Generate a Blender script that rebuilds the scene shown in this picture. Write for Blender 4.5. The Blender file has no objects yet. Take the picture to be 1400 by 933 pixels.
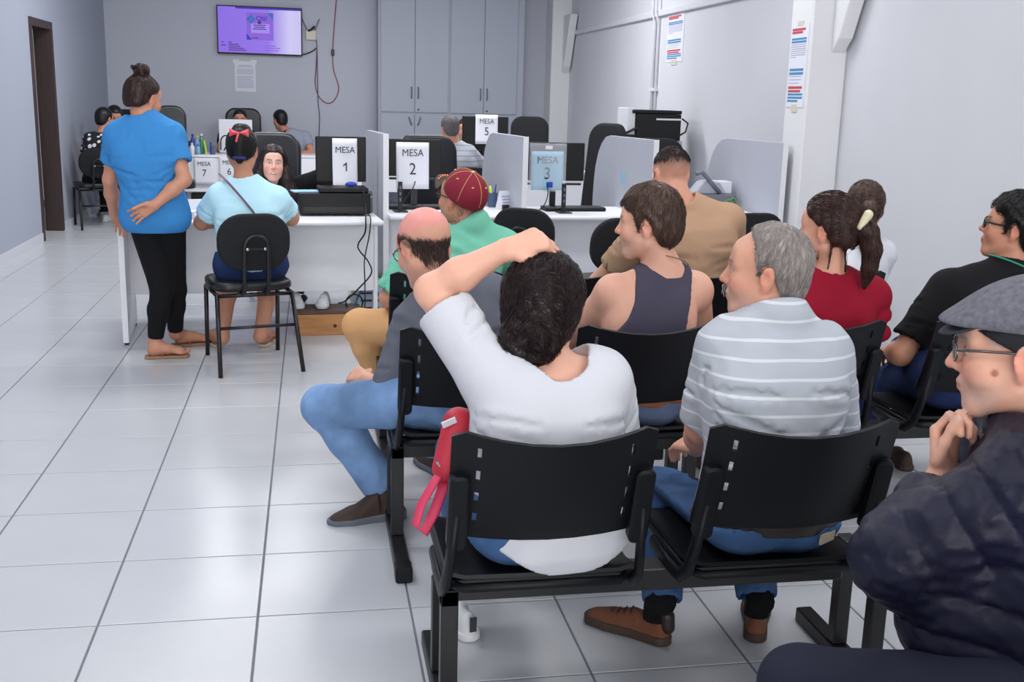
import bpy, bmesh, math, random
import numpy as np
from mathutils import Vector, Matrix, Euler
random.seed(7)
rng = np.random.RandomState(7)
S = bpy.context.scene
C = bpy.context.scene.collection

# ---------------------------------------------------------------- camera
cam_d = bpy.data.cameras.new('camera'); cam = bpy.data.objects.new('camera', cam_d); C.objects.link(cam)
cam.matrix_world = Matrix([[0.983659, 0.013738, -0.179515, 1.07243], [-0.178124, 0.219345, -0.95925, -3.03459], [0.026197, 0.975551, 0.218208, 1.513131], [0.0, 0.0, 0.0, 1.0]])
cam_d.sensor_width = 36.0; cam_d.lens = 38.2389; cam_d.clip_start = 0.05
S.camera = cam
# ---------------------------------------------------------------- world, lamps, exposure
w = bpy.data.worlds.new('world'); S.world = w; w.use_nodes = True
bg = w.node_tree.nodes['Background']; bg.inputs[0].default_value = (0.90, 0.95, 1.0, 1); bg.inputs[1].default_value = 0.42
def lamp(name, loc, size, power, col=(1, 1, 1), rot=(0, 0, 0)):
    d = bpy.data.lights.new(name, 'AREA'); d.shape = 'RECTANGLE'; d.size, d.size_y = size; d.energy = power; d.color = col
    o = bpy.data.objects.new(name, d); C.objects.link(o); o.location = loc; o.rotation_euler = rot
    return o
# rows of ceiling panel lamps, and the bright shop front behind the camera
for i, (x, y, p) in enumerate([(0.2, 1.2, 32), (3.0, 1.2, 28), (0.2, 4.2, 44), (3.0, 4.2, 36), (0.4, 8.0, 70), (2.9, 8.0, 66), (2.9, -1.6, 20), (0.2, -1.6, 24)]):
    lamp('ceiling_lamp', (x, y, 3.38), (1.3, 0.6), p, (0.98, 0.985, 1.0))
lamp('shop_front_daylight', (1.6, -8.6, 2.0), (7.0, 3.0), 410, (1.0, 1.0, 1.0), (math.radians(90), 0, 0))
S.view_settings.view_transform = 'Standard'
S.view_settings.look = 'None'
S.view_settings.exposure = 0.08
S.view_settings.gamma = 1.0
S.view_settings.use_curve_mapping = False

# ---------------------------------------------------------------- helpers
def lin(c):
    return tuple(((v / 255) / 12.92 if v / 255 <= 0.04045 else ((v / 255 + 0.055) / 1.055) ** 2.4) for v in c[:3]) + (1.0,)
MATS = {}
def mat(name, rgb, rough=0.5, spec=0.5, metal=0.0, bump=0.0, bscale=200.0, var=0.0, vscale=6.0, emit=0.0, sss=0.0, attr=False, stripes=None, stretch=(1, 1, 1), coat=0.0, alpha=1.0, trans=0.0, sheen=0.0):
    if name in MATS: return MATS[name]
    m = bpy.data.materials.new(name); m.use_nodes = True
    nt = m.node_tree; b = nt.nodes['Principled BSDF']; L = nt.links.new
    b.inputs['Roughness'].default_value = rough; b.inputs['Specular IOR Level'].default_value = spec
    b.inputs['Metallic'].default_value = metal
    if coat: b.inputs['Coat Weight'].default_value = coat
    if trans: b.inputs['Transmission Weight'].default_value = trans
    if alpha < 1: b.inputs['Alpha'].default_value = alpha
    if sheen: b.inputs['Sheen Weight'].default_value = sheen
    col = lin(rgb)
    tc = nt.nodes.new('ShaderNodeTexCoord'); mp = nt.nodes.new('ShaderNodeMapping'); mp.inputs['Scale'].default_value = stretch
    L(tc.outputs['Object'], mp.inputs['Vector'])
    src = None
    if attr:
        a = nt.nodes.new('ShaderNodeVertexColor'); a.layer_name = 'col'; src = a.outputs['Color']
    else:
        r = nt.nodes.new('ShaderNodeRGB'); r.outputs[0].default_value = col; src = r.outputs[0]
    if stripes:
        axis, period, width, c2, soft = stripes
        sx = nt.nodes.new('ShaderNodeSeparateXYZ'); L(tc.outputs['Object'], sx.inputs[0])
        m1 = nt.nodes.new('ShaderNodeMath'); m1.operation = 'MULTIPLY'; m1.inputs[1].default_value = 1 / period; L(sx.outputs[axis], m1.inputs[0])
        m2 = nt.nodes.new('ShaderNodeMath'); m2.operation = 'FRACT'; L(m1.outputs[0], m2.inputs[0])
        m3 = nt.nodes.new('ShaderNodeMath'); m3.operation = 'LESS_THAN'; m3.inputs[1].default_value = width; L(m2.outputs[0], m3.inputs[0])
        mx = nt.nodes.new('ShaderNodeMixRGB'); L(m3.outputs[0], mx.inputs[0]); L(src, mx.inputs[1]); mx.inputs[2].default_value = lin(c2); src = mx.outputs[0]
    if var:
        n = nt.nodes.new('ShaderNodeTexNoise'); n.inputs['Scale'].default_value = vscale; n.inputs['Detail'].default_value = 5
        L(mp.outputs[0], n.inputs['Vector'])
        mr = nt.nodes.new('ShaderNodeMapRange'); mr.inputs[1].default_value = 0.3; mr.inputs[2].default_value = 0.7
        mr.inputs[3].default_value = 1 - var; mr.inputs[4].default_value = 1 + var; L(n.outputs[0], mr.inputs[0])
        mm = nt.nodes.new('ShaderNodeVectorMath'); mm.operation = 'SCALE'; L(src, mm.inputs[0]); L(mr.outputs[0], mm.inputs['Scale']); src = mm.outputs[0]
    L(src, b.inputs['Base Color'])
    if sss:
        b.inputs['Subsurface Weight'].default_value = sss; b.inputs['Subsurface Radius'].default_value = (0.012, 0.005, 0.003); b.inputs['Subsurface Scale'].default_value = 1.0
    if emit:
        L(src, b.inputs['Emission Color']); b.inputs['Emission Strength'].default_value = emit
    if bump:
        n = nt.nodes.new('ShaderNodeTexNoise'); n.inputs['Scale'].default_value = bscale; n.inputs['Detail'].default_value = 3; L(mp.outputs[0], n.inputs['Vector'])
        bp = nt.nodes.new('ShaderNodeBump'); bp.inputs['Strength'].default_value = bump; bp.inputs['Distance'].default_value = 0.004
        L(n.outputs[0], bp.inputs['Height']); L(bp.outputs[0], b.inputs['Normal'])
    MATS[name] = m
    return m

def mesh_obj(name, verts, faces, m, parent=None, smooth=False, bevel=0.0, seg=1):
    bm = bmesh.new()
    vs = [bm.verts.new(v) for v in verts]
    for f in faces:
        try: bm.faces.new([vs[i] for i in f])
        except ValueError: pass
    return bm_obj(name, bm, m, parent, smooth, bevel, seg)
def bm_obj(name, bm, m, parent=None, smooth=False, bevel=0.0, seg=1):
    bmesh.ops.remove_doubles(bm, verts=bm.verts, dist=1e-5)
    bmesh.ops.recalc_face_normals(bm, faces=bm.faces)
    if bevel:
        es = [e for e in bm.edges if len(e.link_faces) == 2 and e.calc_face_angle(0) > 0.6]
        bmesh.ops.bevel(bm, geom=es, offset=bevel, segments=seg, profile=0.5, affect='EDGES', clamp_overlap=True)
    me = bpy.data.meshes.new(name); bm.to_mesh(me); bm.free()
    if smooth:
        me.polygons.foreach_set('use_smooth', [True] * len(me.polygons))
        if smooth == 'auto': me.set_sharp_from_angle(angle=math.radians(40))
    o = bpy.data.objects.new(name, me); C.objects.link(o)
    if m: me.materials.append(m)
    if parent: o.parent = parent
    return o
class MB:
    def __init__(s): s.bm = bmesh.new()
    def add(s, verts, faces):
        vs = [s.bm.verts.new(v) for v in verts]
        for f in faces:
            try: s.bm.faces.new([vs[i] for i in f])
            except ValueError: pass
        return s
    def box(s, x0, x1, y0, y1, z0, z1, M=None):
        v = [(x, y, z) for x in (x0, x1) for y in (y0, y1) for z in (z0, z1)]
        if M: v = [M @ Vector(p) for p in v]
        return s.add(v, [(0, 1, 3, 2), (4, 6, 7, 5), (0, 4, 5, 1), (2, 3, 7, 6), (0, 2, 6, 4), (1, 5, 7, 3)])
    def tube(s, pts, r, n=10, closed=False, flat=None):
        pts = [Vector(p) for p in pts]; rings = []
        k = len(pts); up = None
        for i, p in enumerate(pts):
            if closed: t = pts[(i + 1) % k] - pts[i - 1]
            else: t = pts[min(i + 1, k - 1)] - pts[max(i - 1, 0)]
            t.normalize()
            if up is None:
                up = Vector((0, 0, 1)) if abs(t.z) < 0.9 else Vector((0, 1, 0))
            a = t.cross(up)
            if a.length < 1e-4: a = t.orthogonal()
            a.normalize(); b = a.cross(t).normalized(); up = b
            rr = r[i] if isinstance(r, (list, tuple)) else r
            fa = flat or (1, 1)
            rings.append([s.bm.verts.new(p + a * (math.cos(2 * math.pi * j / n) * rr * fa[0]) + b * (math.sin(2 * math.pi * j / n) * rr * fa[1])) for j in range(n)])
        for i in range(k if closed else k - 1):
            A, B = rings[i], rings[(i + 1) % k]
            for j in range(n): s.bm.faces.new((A[j], A[(j + 1) % n], B[(j + 1) % n], B[j]))
        if not closed:
            s.bm.faces.new(rings[0][::-1]); s.bm.faces.new(rings[-1])
        return s
    def lathe(s, prof, c=(0, 0, 0), n=20):
        rings = [[s.bm.verts.new((c[0] + r * math.cos(2 * math.pi * j / n), c[1] + r * math.sin(2 * math.pi * j / n), c[2] + z)) for j in range(n)] for r, z in prof]
        for A, B in zip(rings, rings[1:]):
            for j in range(n): s.bm.faces.new((A[j], A[(j + 1) % n], B[(j + 1) % n], B[j]))
        s.bm.faces.new(rings[0][::-1]); s.bm.faces.new(rings[-1])
        return s
    def prism(s, poly, lo, hi, axis='z', M=None):
        def mk(a, b, c):
            v = {'z': (a, b, c), 'y': (a, c, b), 'x': (c, a, b)}[axis]
            return M @ Vector(v) if M else v
        n = len(poly)
        v = [mk(a, b, lo) for a, b in poly] + [mk(a, b, hi) for a, b in poly]
        return s.add(v, [tuple(range(n))[::-1], tuple(range(n, 2 * n))] + [(i, (i + 1) % n, n + (i + 1) % n, n + i) for i in range(n)])
    def sheet(s, fn, nu, nv, th=0.0):
        g = [[Vector(fn(i / nu, j / nv)) for j in range(nv + 1)] for i in range(nu + 1)]
        if not th:
            vs = [[s.bm.verts.new(p) for p in r] for r in g]
            for i in range(nu):
                for j in range(nv): s.bm.faces.new((vs[i][j], vs[i + 1][j], vs[i + 1][j + 1], vs[i][j + 1]))
            return s
        def nor(i, j):
            a = g[min(i + 1, nu)][j] - g[max(i - 1, 0)][j]; b = g[i][min(j + 1, nv)] - g[i][max(j - 1, 0)]
            return a.cross(b).normalized()
        A = [[s.bm.verts.new(g[i][j] + nor(i, j) * th / 2) for j in range(nv + 1)] for i in range(nu + 1)]
        B = [[s.bm.verts.new(g[i][j] - nor(i, j) * th / 2) for j in range(nv + 1)] for i in range(nu + 1)]
        for i in range(nu):
            for j in range(nv):
                s.bm.faces.new((A[i][j], A[i + 1][j], A[i + 1][j + 1], A[i][j + 1])); s.bm.faces.new((B[i][j], B[i][j + 1], B[i + 1][j + 1], B[i + 1][j]))
        for i in range(nu):
            for j in (0, nv):
                s.bm.faces.new((A[i][j], A[i + 1][j], B[i + 1][j], B[i][j]))
        for j in range(nv):
            for i in (0, nu):
                s.bm.faces.new((A[i][j], A[i][j + 1], B[i][j + 1], B[i][j]))
        return s
    def obj(s, name, m, parent=None, smooth=False, bevel=0.0, seg=1):
        return bm_obj(name, s.bm, m, parent, smooth, bevel, seg)
def rrect(w, h, r, n=5):
    out = []
    for cx, cy, a0 in ((w / 2 - r, h / 2 - r, 0), (-w / 2 + r, h / 2 - r, 90), (-w / 2 + r, -h / 2 + r, 180), (w / 2 - r, -h / 2 + r, 270)):
        for k in range(n + 1):
            a = math.radians(a0 + 90 * k / n); out.append((cx + r * math.cos(a), cy + r * math.sin(a)))
    return out
def tag(o, label, cat, group=None):
    o['label'] = label; o['category'] = cat
    if group: o['group'] = group
    return o
def thing(name, label, cat, loc=(0, 0, 0), rz=0.0, group=None):
    o = bpy.data.objects.new(name, None); C.objects.link(o); o.empty_display_size = 0.1
    o.location = loc; o.rotation_euler = (0, 0, rz)
    return tag(o, label, cat, group)
def struct(o): o['kind'] = 'structure'; return o
def dup(root, loc, rz, label=None, group=None):
    r = root.copy(); C.objects.link(r); r.location = loc; r.rotation_euler = (0, 0, rz)
    if label: r['label'] = label
    if group: r['group'] = group
    for ch in list(root.children):
        c = ch.copy(); C.objects.link(c); c.parent = r
        for g in ch.children:
            d = g.copy(); C.objects.link(d); d.parent = c
    return r
def text_obj(name, body, size, m, M, parent=None, sx=1.0, align='CENTER', depth=0.0006, bold=0.0):
    cu = bpy.data.curves.new('text', 'FONT'); cu.body = body; cu.size = size; cu.align_x = align; cu.align_y = 'CENTER'; cu.extrude = depth / 2
    cu.resolution_u = 3; cu.offset = bold
    t = bpy.data.objects.new('tmp_text', cu); C.objects.link(t)
    dg = bpy.context.evaluated_depsgraph_get(); me = bpy.data.meshes.new_from_object(t.evaluated_get(dg))
    bpy.data.objects.remove(t); me.name = name
    me.transform(Matrix.Diagonal((sx, 1, 1, 1))); me.transform(M)
    o = bpy.data.objects.new(name, me); C.objects.link(o); me.materials.clear(); me.materials.append(m)
    if parent: o.parent = parent
    return o
R90 = Matrix.Rotation(math.radians(90), 4, 'X')       # text facing -Y

# ================================================================ materials
M_tile = mat('floor_tile', (194, 196, 200), rough=0.25, spec=0.45, var=0.025, vscale=3.0)
M_grout = mat('grout', (120, 120, 128), rough=0.9)
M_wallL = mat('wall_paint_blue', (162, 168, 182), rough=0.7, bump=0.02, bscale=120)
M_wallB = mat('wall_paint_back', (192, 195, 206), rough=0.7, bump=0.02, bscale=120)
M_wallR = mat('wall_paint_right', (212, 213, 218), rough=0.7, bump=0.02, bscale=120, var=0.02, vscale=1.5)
M_col = mat('column_paint', (226, 226, 228), rough=0.7)
M_ceil = mat('ceiling_paint', (232, 233, 236), rough=0.8)
M_base = mat('baseboard_tile', (205, 207, 215), rough=0.3)
M_wood = mat('dark_door_wood', (52, 34, 32), rough=0.45, var=0.25, vscale=3, stretch=(8, 8, 0.6))
M_div = mat('divider_laminate', (182, 185, 196), rough=0.45, var=0.015, vscale=8)
M_desk = mat('desk_laminate', (238, 239, 244), rough=0.42, var=0.015, vscale=8)
M_edge = mat('desk_edge_band', (232, 232, 236), rough=0.4)
M_cab = mat('cabinet_laminate', (166, 171, 184), rough=0.45)
M_black = mat('black_plastic', (12, 13, 18), rough=0.48, spec=0.26, bump=0.05, bscale=900)
M_blackm = mat('black_metal', (16, 16, 19), rough=0.38)
M_fabric = mat('black_fabric', (17, 18, 23), rough=0.85, bump=0.2, bscale=500)
M_leather = mat('black_leather', (17, 18, 25), rough=0.38, spec=0.5, bump=0.1, bscale=120)
M_screenb = mat('monitor_plastic', (8, 9, 13), rough=0.45, spec=0.35)
M_paper = mat('white_paper', (226, 227, 236), rough=0.7)
M_paperb = mat('blue_paper', (150, 200, 222), rough=0.6)
M_ink = mat('ink', (52, 54, 66), rough=0.7)
M_chrome = mat('chrome', (190, 192, 196), rough=0.25, metal=1.0)
M_white = mat('white_plastic', (222, 223, 228), rough=0.4)
M_cream = mat('cream_plastic', (214, 208, 190), rough=0.4)
M_grey = mat('grey_plastic', (105, 108, 118), rough=0.45)
M_pine = mat('pine_wood', (196, 138, 84), rough=0.55, var=0.2, vscale=4, stretch=(1.5, 10, 10))
M_pined = mat('worn_pine_top', (96, 76, 66), rough=0.7, var=0.2, vscale=6)
M_blue = mat('blue_plastic', (30, 60, 170), rough=0.4)
M_red = mat('red_plastic', (190, 40, 60), rough=0.5)

XL, XR, YB, ZC = -1.55, 4.60, 12.40, 3.42
# ================================================================ floor with its tiles
fl = MB().box(XL - 3.2, XR + 0.3, -7.0, YB + 0.3, -0.05, -0.004).obj('floor', M_grout); struct(fl)
T = 0.45; g = 0.0032
tb = MB().box(g, T - g, g, T - g, -0.012, 0.0)
t0 = tb.obj('tile', M_tile, fl, bevel=0.0016)
first = True; cnt = 0
far = MB()
for j in range(-16, 28):
    for i in range(-4, 11):
        x, y = i * T, j * T
        if x + T < XL or x > XR or y > YB: continue
        vis = (j >= -2 and (y < 3.2 or (i <= 0 and y < 10.5) or y < 4.0)) and not (y > 4 and i > 0)
        if vis and cnt < 290:
            if first: o = t0; first = False
            else:
                o = t0.copy(); C.objects.link(o); o.parent = fl
            o.location = (x, y, 0); cnt += 1
        else:
            x0, x1, y0, y1 = max(x + g, XL - 0.0), min(x + T - g, XR), y + g, y + T - g
            far.box(x0, x1, y0, min(y1, YB), -0.012, 0.0)
for j in range(16, 26):                                       # the room behind the open door
    for i in range(-10, -4):
        x, y = i * T, j * T
        far.box(x + g, min(x + T - g, XL), y + g, y + T - g, -0.012, 0.0)
ft = far.obj('tile_field', M_tile, fl); ft['kind'] = 'stuff'

# ================================================================ walls
DY0, DY1, DZ = 8.40, 9.26, 2.10
wl = MB()
wl.box(XL - 0.15, XL, -3.5, DY0, 0, ZC).box(XL - 0.15, XL, DY1, YB + 0.15, 0, ZC).box(XL - 0.15, XL, DY0, DY1, DZ, ZC)
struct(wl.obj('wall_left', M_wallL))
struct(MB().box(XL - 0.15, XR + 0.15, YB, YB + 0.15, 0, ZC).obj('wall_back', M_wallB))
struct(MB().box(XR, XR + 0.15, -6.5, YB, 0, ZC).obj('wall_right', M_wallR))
struct(MB().box(XL - 3.2, XR + 0.3, -6.5, YB + 0.15, ZC, ZC + 0.1).obj('ceiling', M_ceil))
struct(MB().box(XL, XL + 0.012, -3.5, DY0 - 0.07, 0, 0.09).box(XL, XL + 0.012, DY1 + 0.07, YB, 0, 0.09).obj('baseboard_left', M_base))
struct(MB().box(XR - 0.012, XR, -6.5, 3.93, 0, 0.09).box(XR - 0.012, XR, 4.28, 11.8, 0, 0.09).obj('baseboard_right', M_base))
struct(MB().box(XL + 0.02, XR - 0.3, YB - 0.012, YB, 0, 0.09).obj('baseboard_back', M_base))
# room behind the door
struct(MB().box(XL - 3.0, XL - 2.9, 6.5, 11.5, 0, ZC).obj('wall_side_room', M_col))
# concrete columns with their corbels, ledge on the right wall
for nm, y0, y1 in (('trim_1', 3.94, 4.27), ('trim_2', 12.0, 12.39)):
    cm = MB().box(XR - 0.27, XR, y0, y1, 0, ZC)
    struct(cm.obj(nm, M_col, bevel=0.012))
def corbel(nm, y0):
    pr_ = [(y0, 2.62), (y0, 1.86), (y0 - 0.10, 1.95), (y0 - 0.42, 2.62)]
    struct(MB().prism([(a, b) for a, b in pr_], XR - 0.12, XR - 0.02, axis='x').obj(nm, M_col, bevel=0.008))
corbel('trim_3', 3.94); corbel('trim_4', 12.0)
struct(MB().box(XR - 0.035, XR, 4.27, 12.0, 2.36, 2.42).obj('trim_5', M_wallR, bevel=0.006))
# door
dr = MB().box(XL - 0.165, XL + 0.012, DY0 - 0.05, DY0 + 0.03, 0, DZ + 0.05).box(XL - 0.165, XL + 0.012, DY1 - 0.03, DY1 + 0.05, 0, DZ + 0.05).box(XL - 0.165, XL + 0.012, DY0 + 0.03, DY1 - 0.03, DZ - 0.03, DZ + 0.05).obj('door_1', mat('door_frame', (58, 42, 40), rough=0.5, var=0.15, stretch=(6, 6, 0.6)), bevel=0.004); struct(dr)
lf = MB().box(XL - 1.0, XL - 0.166, DY1 - 0.075, DY1 - 0.035, 0.01, DZ - 0.035).obj('door_leaf', M_wood, dr, bevel=0.003)
MB().tube([(XL - 0.92, DY1 - 0.075, 1.02), (XL - 0.92, DY1 - 0.13, 1.02), (XL - 0.80, DY1 - 0.13, 1.02)], 0.011).obj('door_handle', M_chrome, dr, smooth=True)
# shelf unit with clutter in the side room, seen through the doorway
su = thing('storage_shelf', 'pale shelf unit with boxes standing in the room behind the open doorway', 'shelf', (-3.05, 9.75, 0))
b = MB(); b.box(-0.5, -0.47, -0.2, 0.2, 0, 1.5).box(0.47, 0.5, -0.2, 0.2, 0, 1.5)
b.obj('side_panel', M_desk, su)
for z in (0.12, 0.6, 1.02, 1.47): MB().box(-0.47, 0.47, -0.2, 0.2, z, z + 0.03).obj('shelf_board', M_pine if z > 1.4 else M_desk, su)
for (x, z, a, h, mm) in ((-0.2, 0.15, 0.3, 0.28, M_white), (0.22, 0.15, 0.25, 0.35, M_black), (-0.15, 0.63, 0.34, 0.3, M_cream), (0.26, 0.63, 0.2, 0.24, M_black), (0.0, 1.05, 0.5, 0.24, M_black)):
    bx = MB().box(-a / 2, a / 2, -0.15, 0.15, 0, h).obj('storage_box', mm, None, bevel=0.006); bx.location = (-3.05 + x, 9.75, z)
    tag(bx, {0: 'white box low on the side room shelf', 1: 'black box low on the side room shelf', 2: 'cream box on the middle side room shelf', 3: 'small black box on the middle side room shelf', 4: 'wide black box on the upper side room shelf'}[[(-0.2, 0.15), (0.22, 0.15), (-0.15, 0.63), (0.26, 0.63), (0.0, 1.05)].index((x, z))], 'box')

# ================================================================ far cabinet wall
ca = thing('wall_cabinet', 'tall grey blue cupboard with eight doors along the back wall', 'cabinet', (0, 0, 0))
cx0 = 1.97; cy = 11.98; dw = 0.458; cz0, cz1 = 1.28, 3.30
W4 = 4 * dw + 0.06
MB().box(cx0, cx0 + W4 + 0.08, cy, YB - 0.01, 0.0, cz1).obj('carcass', M_cab, ca, bevel=0.004)
for k in range(4):
    x0 = cx0 + 0.03 + k * dw + (0.02 if k > 1 else 0)
    d = MB().box(x0 + 0.004, x0 + dw - 0.004, cy - 0.02, cy - 0.001, cz0 + 0.01, cz1 - 0.02).obj('door', M_cab, ca, bevel=0.003)
    hx = x0 + (dw - 0.045 if k % 2 == 0 else 0.045)
    MB().tube([(hx, cy - 0.02, 1.47), (hx, cy - 0.05, 1.49), (hx, cy - 0.05, 1.60), (hx, cy - 0.02, 1.62)], 0.008, 8).obj('handle', M_grey, d, smooth=True)
    if k % 2:
        MB().lathe([(0.012, 0), (0.012, 0.006), (0.004, 0.008)], n=12).obj('lock', M_blackm, d).matrix_local = Matrix.Translation((x0 + 0.05, cy - 0.02, 1.325)) @ Matrix.Rotation(math.radians(90), 4, 'X')
    d = MB().box(x0 + 0.004, x0 + dw - 0.004, cy - 0.02, cy - 0.001, 0.62 if k < 9 else 0, cz0 - 0.012).obj('lower_door', M_cab, ca, bevel=0.003)
    sgn = 1 if k % 2 == 0 else -1
    MB().tube([(hx, cy - 0.02, 1.12), (hx + 0.0 * sgn, cy - 0.045, 1.13), (hx - 0.03 * sgn, cy - 0.045, 1.21), (hx - 0.03 * sgn, cy - 0.02, 1.22)], 0.008, 8).obj('handle', M_grey, d, smooth=True)
    MB().box(x0 + 0.004, x0 + dw - 0.004, cy - 0.02, cy - 0.001, 0.08, 0.61).obj('base_door', M_cab, ca, bevel=0.003)

# ================================================================ TV, notices, router and cables on the back wall
tv = thing('television', 'wall mounted flat television showing a purple greeting screen', 'television', (0, 0, 0))
ty = YB - 0.07
tl, tr_, tb_, tt = -0.11, 0.965, 2.005, 2.59
TVM = Matrix.Translation(((tl + tr_) / 2, ty, (tb_ + tt) / 2)) @ Matrix.Rotation(math.radians(0.2), 4, 'Y')
def tvbox(name, x0, x1, z0, z1, d0, d1, m, parent=tv, bev=0.0):
    cx, cz = (tl + tr_) / 2, (tb_ + tt) / 2
    o = MB().box(x0 - cx, x1 - cx, d0, d1, z0 - cz, z1 - cz, TVM).obj(name, m, parent, bevel=bev); return o
tvbox('bezel', tl - 0.015, tr_ + 0.015, tb_ - 0.02, tt + 0.015, -0.005, 0.06, M_screenb, bev=0.004)
mscr = bpy.data.materials.new('purple_screen'); mscr.use_nodes = True
nt = mscr.node_tree; nt.nodes.clear()
out = nt.nodes.new('ShaderNodeOutputMaterial'); em = nt.nodes.new('ShaderNodeEmission'); em.inputs[1].default_value = 0.95
tc = nt.nodes.new('ShaderNodeTexCoord'); sx = nt.nodes.new('ShaderNodeSeparateXYZ'); rp = nt.nodes.new('ShaderNodeValToRGB')
nt.links.new(tc.outputs['Generated'], sx.inputs[0]); nt.links.new(sx.outputs[0], rp.inputs[0])
rp.color_ramp.elements[0].color = lin((142, 112, 226)); rp.color_ramp.elements[1].color = lin((200, 196, 240))
e = rp.color_ramp.elements.new(0.6); e.color = lin((150, 122, 230))
e = rp.color_ramp.elements.new(0.86); e.color = lin((206, 200, 244))
nt.links.new(rp.outputs[0], em.inputs[0]); nt.links.new(em.outputs[0], out.inputs[0])
scr = tvbox('screen', tl, tr_, tb_, tt, -0.007, -0.004, mscr)
def emis(name, c, s=0.9): return mat(name, c, emit=s, rough=0.6)
Me1, Me2, Me3, Me4, Me5 = emis('screen_navy', (60, 40, 160), 0.5), emis('screen_panel', (140, 100, 214), 0.35), emis('screen_teal', (52, 110, 190), 0.35), emis('screen_card', (168, 138, 236), 0.4), emis('screen_ink', (74, 40, 130), 0.15)
tvbox('tab_bar', tl + 0.23, tr_, tt - 0.022, tt, -0.0085, -0.006, Me1, scr)
px0, px1, pz0, pz1 = 0.255, 0.605, 2.175, 2.525
tvbox('page_panel', px0, px1, pz0, pz1, -0.0085, -0.006, Me2, scr)
tvbox('page_card', px0 + 0.06, px1 - 0.05, pz0 + 0.09, pz1 - 0.14, -0.010, -0.008, Me4, scr)
def tvpoly(name, poly, d0, d1, m):
    cx, cz = (tl + tr_) / 2, (tb_ + tt) / 2
    return MB().prism([(a - cx, c - cz) for a, c in poly], d0, d1, axis='y', M=TVM).obj(name, m, scr)
for (ax, az) in ((0, 0.032), (0.032, 0), (0, -0.032), (-0.032, 0)):
    cx, cz = px0 + 0.06 + ax, pz1 - 0.085 + az
    tvpoly('logo_diamond', [(cx, cz + 0.029), (cx + 0.029, cz), (cx, cz - 0.029), (cx - 0.029, cz)], -0.0105, -0.008, Me3)
tvpoly('corner_triangle', [(px1 - 0.08, pz1), (px1, pz1), (px1, pz1 - 0.09)], -0.0105, -0.008, Me3)
tvpoly('corner_triangle', [(px0, pz0), (px0 + 0.075, pz0), (px0, pz0 + 0.08)], -0.0105, -0.008, emis('screen_blue', (40, 60, 180), 0.4))
tvpoly('round_button', [(px0 + 0.17 + 0.022 * math.cos(a * math.pi / 8), pz1 - 0.125 + 0.022 * math.sin(a * math.pi / 8)) for a in range(16)], -0.0115, -0.008, Me5)
text_obj('lettering', 'Olá!', 0.085, Me1, Matrix.Translation((px0 + 0.20, ty - 0.010, pz1 - 0.075)) @ R90, scr, bold=0.001)
for (x0, x1, z) in ((tl + 0.04, tl + 0.07, 2.13), (tl + 0.03, tl + 0.10, 2.09), (tl + 0.13, tl + 0.17, 2.13), (tl + 0.13, tl + 0.26, 2.105), (tl + 0.13, tl + 0.28, 2.08), (tl + 0.13, tl + 0.33, 2.055), (tl + 0.13, tl + 0.36, 2.03), (px0 + 0.09, px1 - 0.10, pz1 - 0.165), (px0 + 0.1, px1 - 0.11, pz1 - 0.19), (px0 + 0.08, px1 - 0.09, pz1 - 0.215), (px0 + 0.08, px0 + 0.15, pz0 + 0.02), (px0 + 0.17, px0 + 0.24, pz0 + 0.02), (px0 + 0.26, px1 - 0.01, pz0 + 0.02), (tl + 0.6, tl + 0.74, 2.10), (tl + 0.6, tl + 0.8, 2.07), (tl + 0.6, tl + 0.78, 2.04)):
    tvbox('text_line', x0, x1, z, z + 0.011, -0.0115, -0.007, Me5 if x0 < tl + 0.5 else Me2, scr)
# A4 notice
M_line = mat('faint_print', (172, 174, 196), rough=0.7)
nb = thing('paper_notice', 'white printed notice in a clear sleeve taped below the television', 'notice', (0, 0, 0))
nx0, nx1, nz0, nz1 = 0.085, 0.355, 1.50, 1.90
MB().box(nx0, nx1, YB - 0.006, YB - 0.001, nz0, nz1).obj('sheet', M_paper, nb)
MB().box(nx0 - 0.02, nx0 + 0.06, YB - 0.008, YB - 0.006, nz1 - 0.03, nz1 + 0.02).obj('tape', M_white, nb)
MB().box(nx1 - 0.06, nx1 + 0.02, YB - 0.008, YB - 0.006, nz1 - 0.03, nz1 + 0.02).obj('tape', M_white, nb)
z = nz1 - 0.06; k = 0
while z > nz0 + 0.05:
    o = MB().box(nx0 + (0.05 if k in (0,) else 0.025), nx1 - (0.05 if k in (0, 8) else 0.025), YB - 0.0075, YB - 0.006, z, z + 0.008).obj('text_line', M_line, nb)
    k += 1; z -= 0.034 if k in (2, 6) else 0.0185
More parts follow.
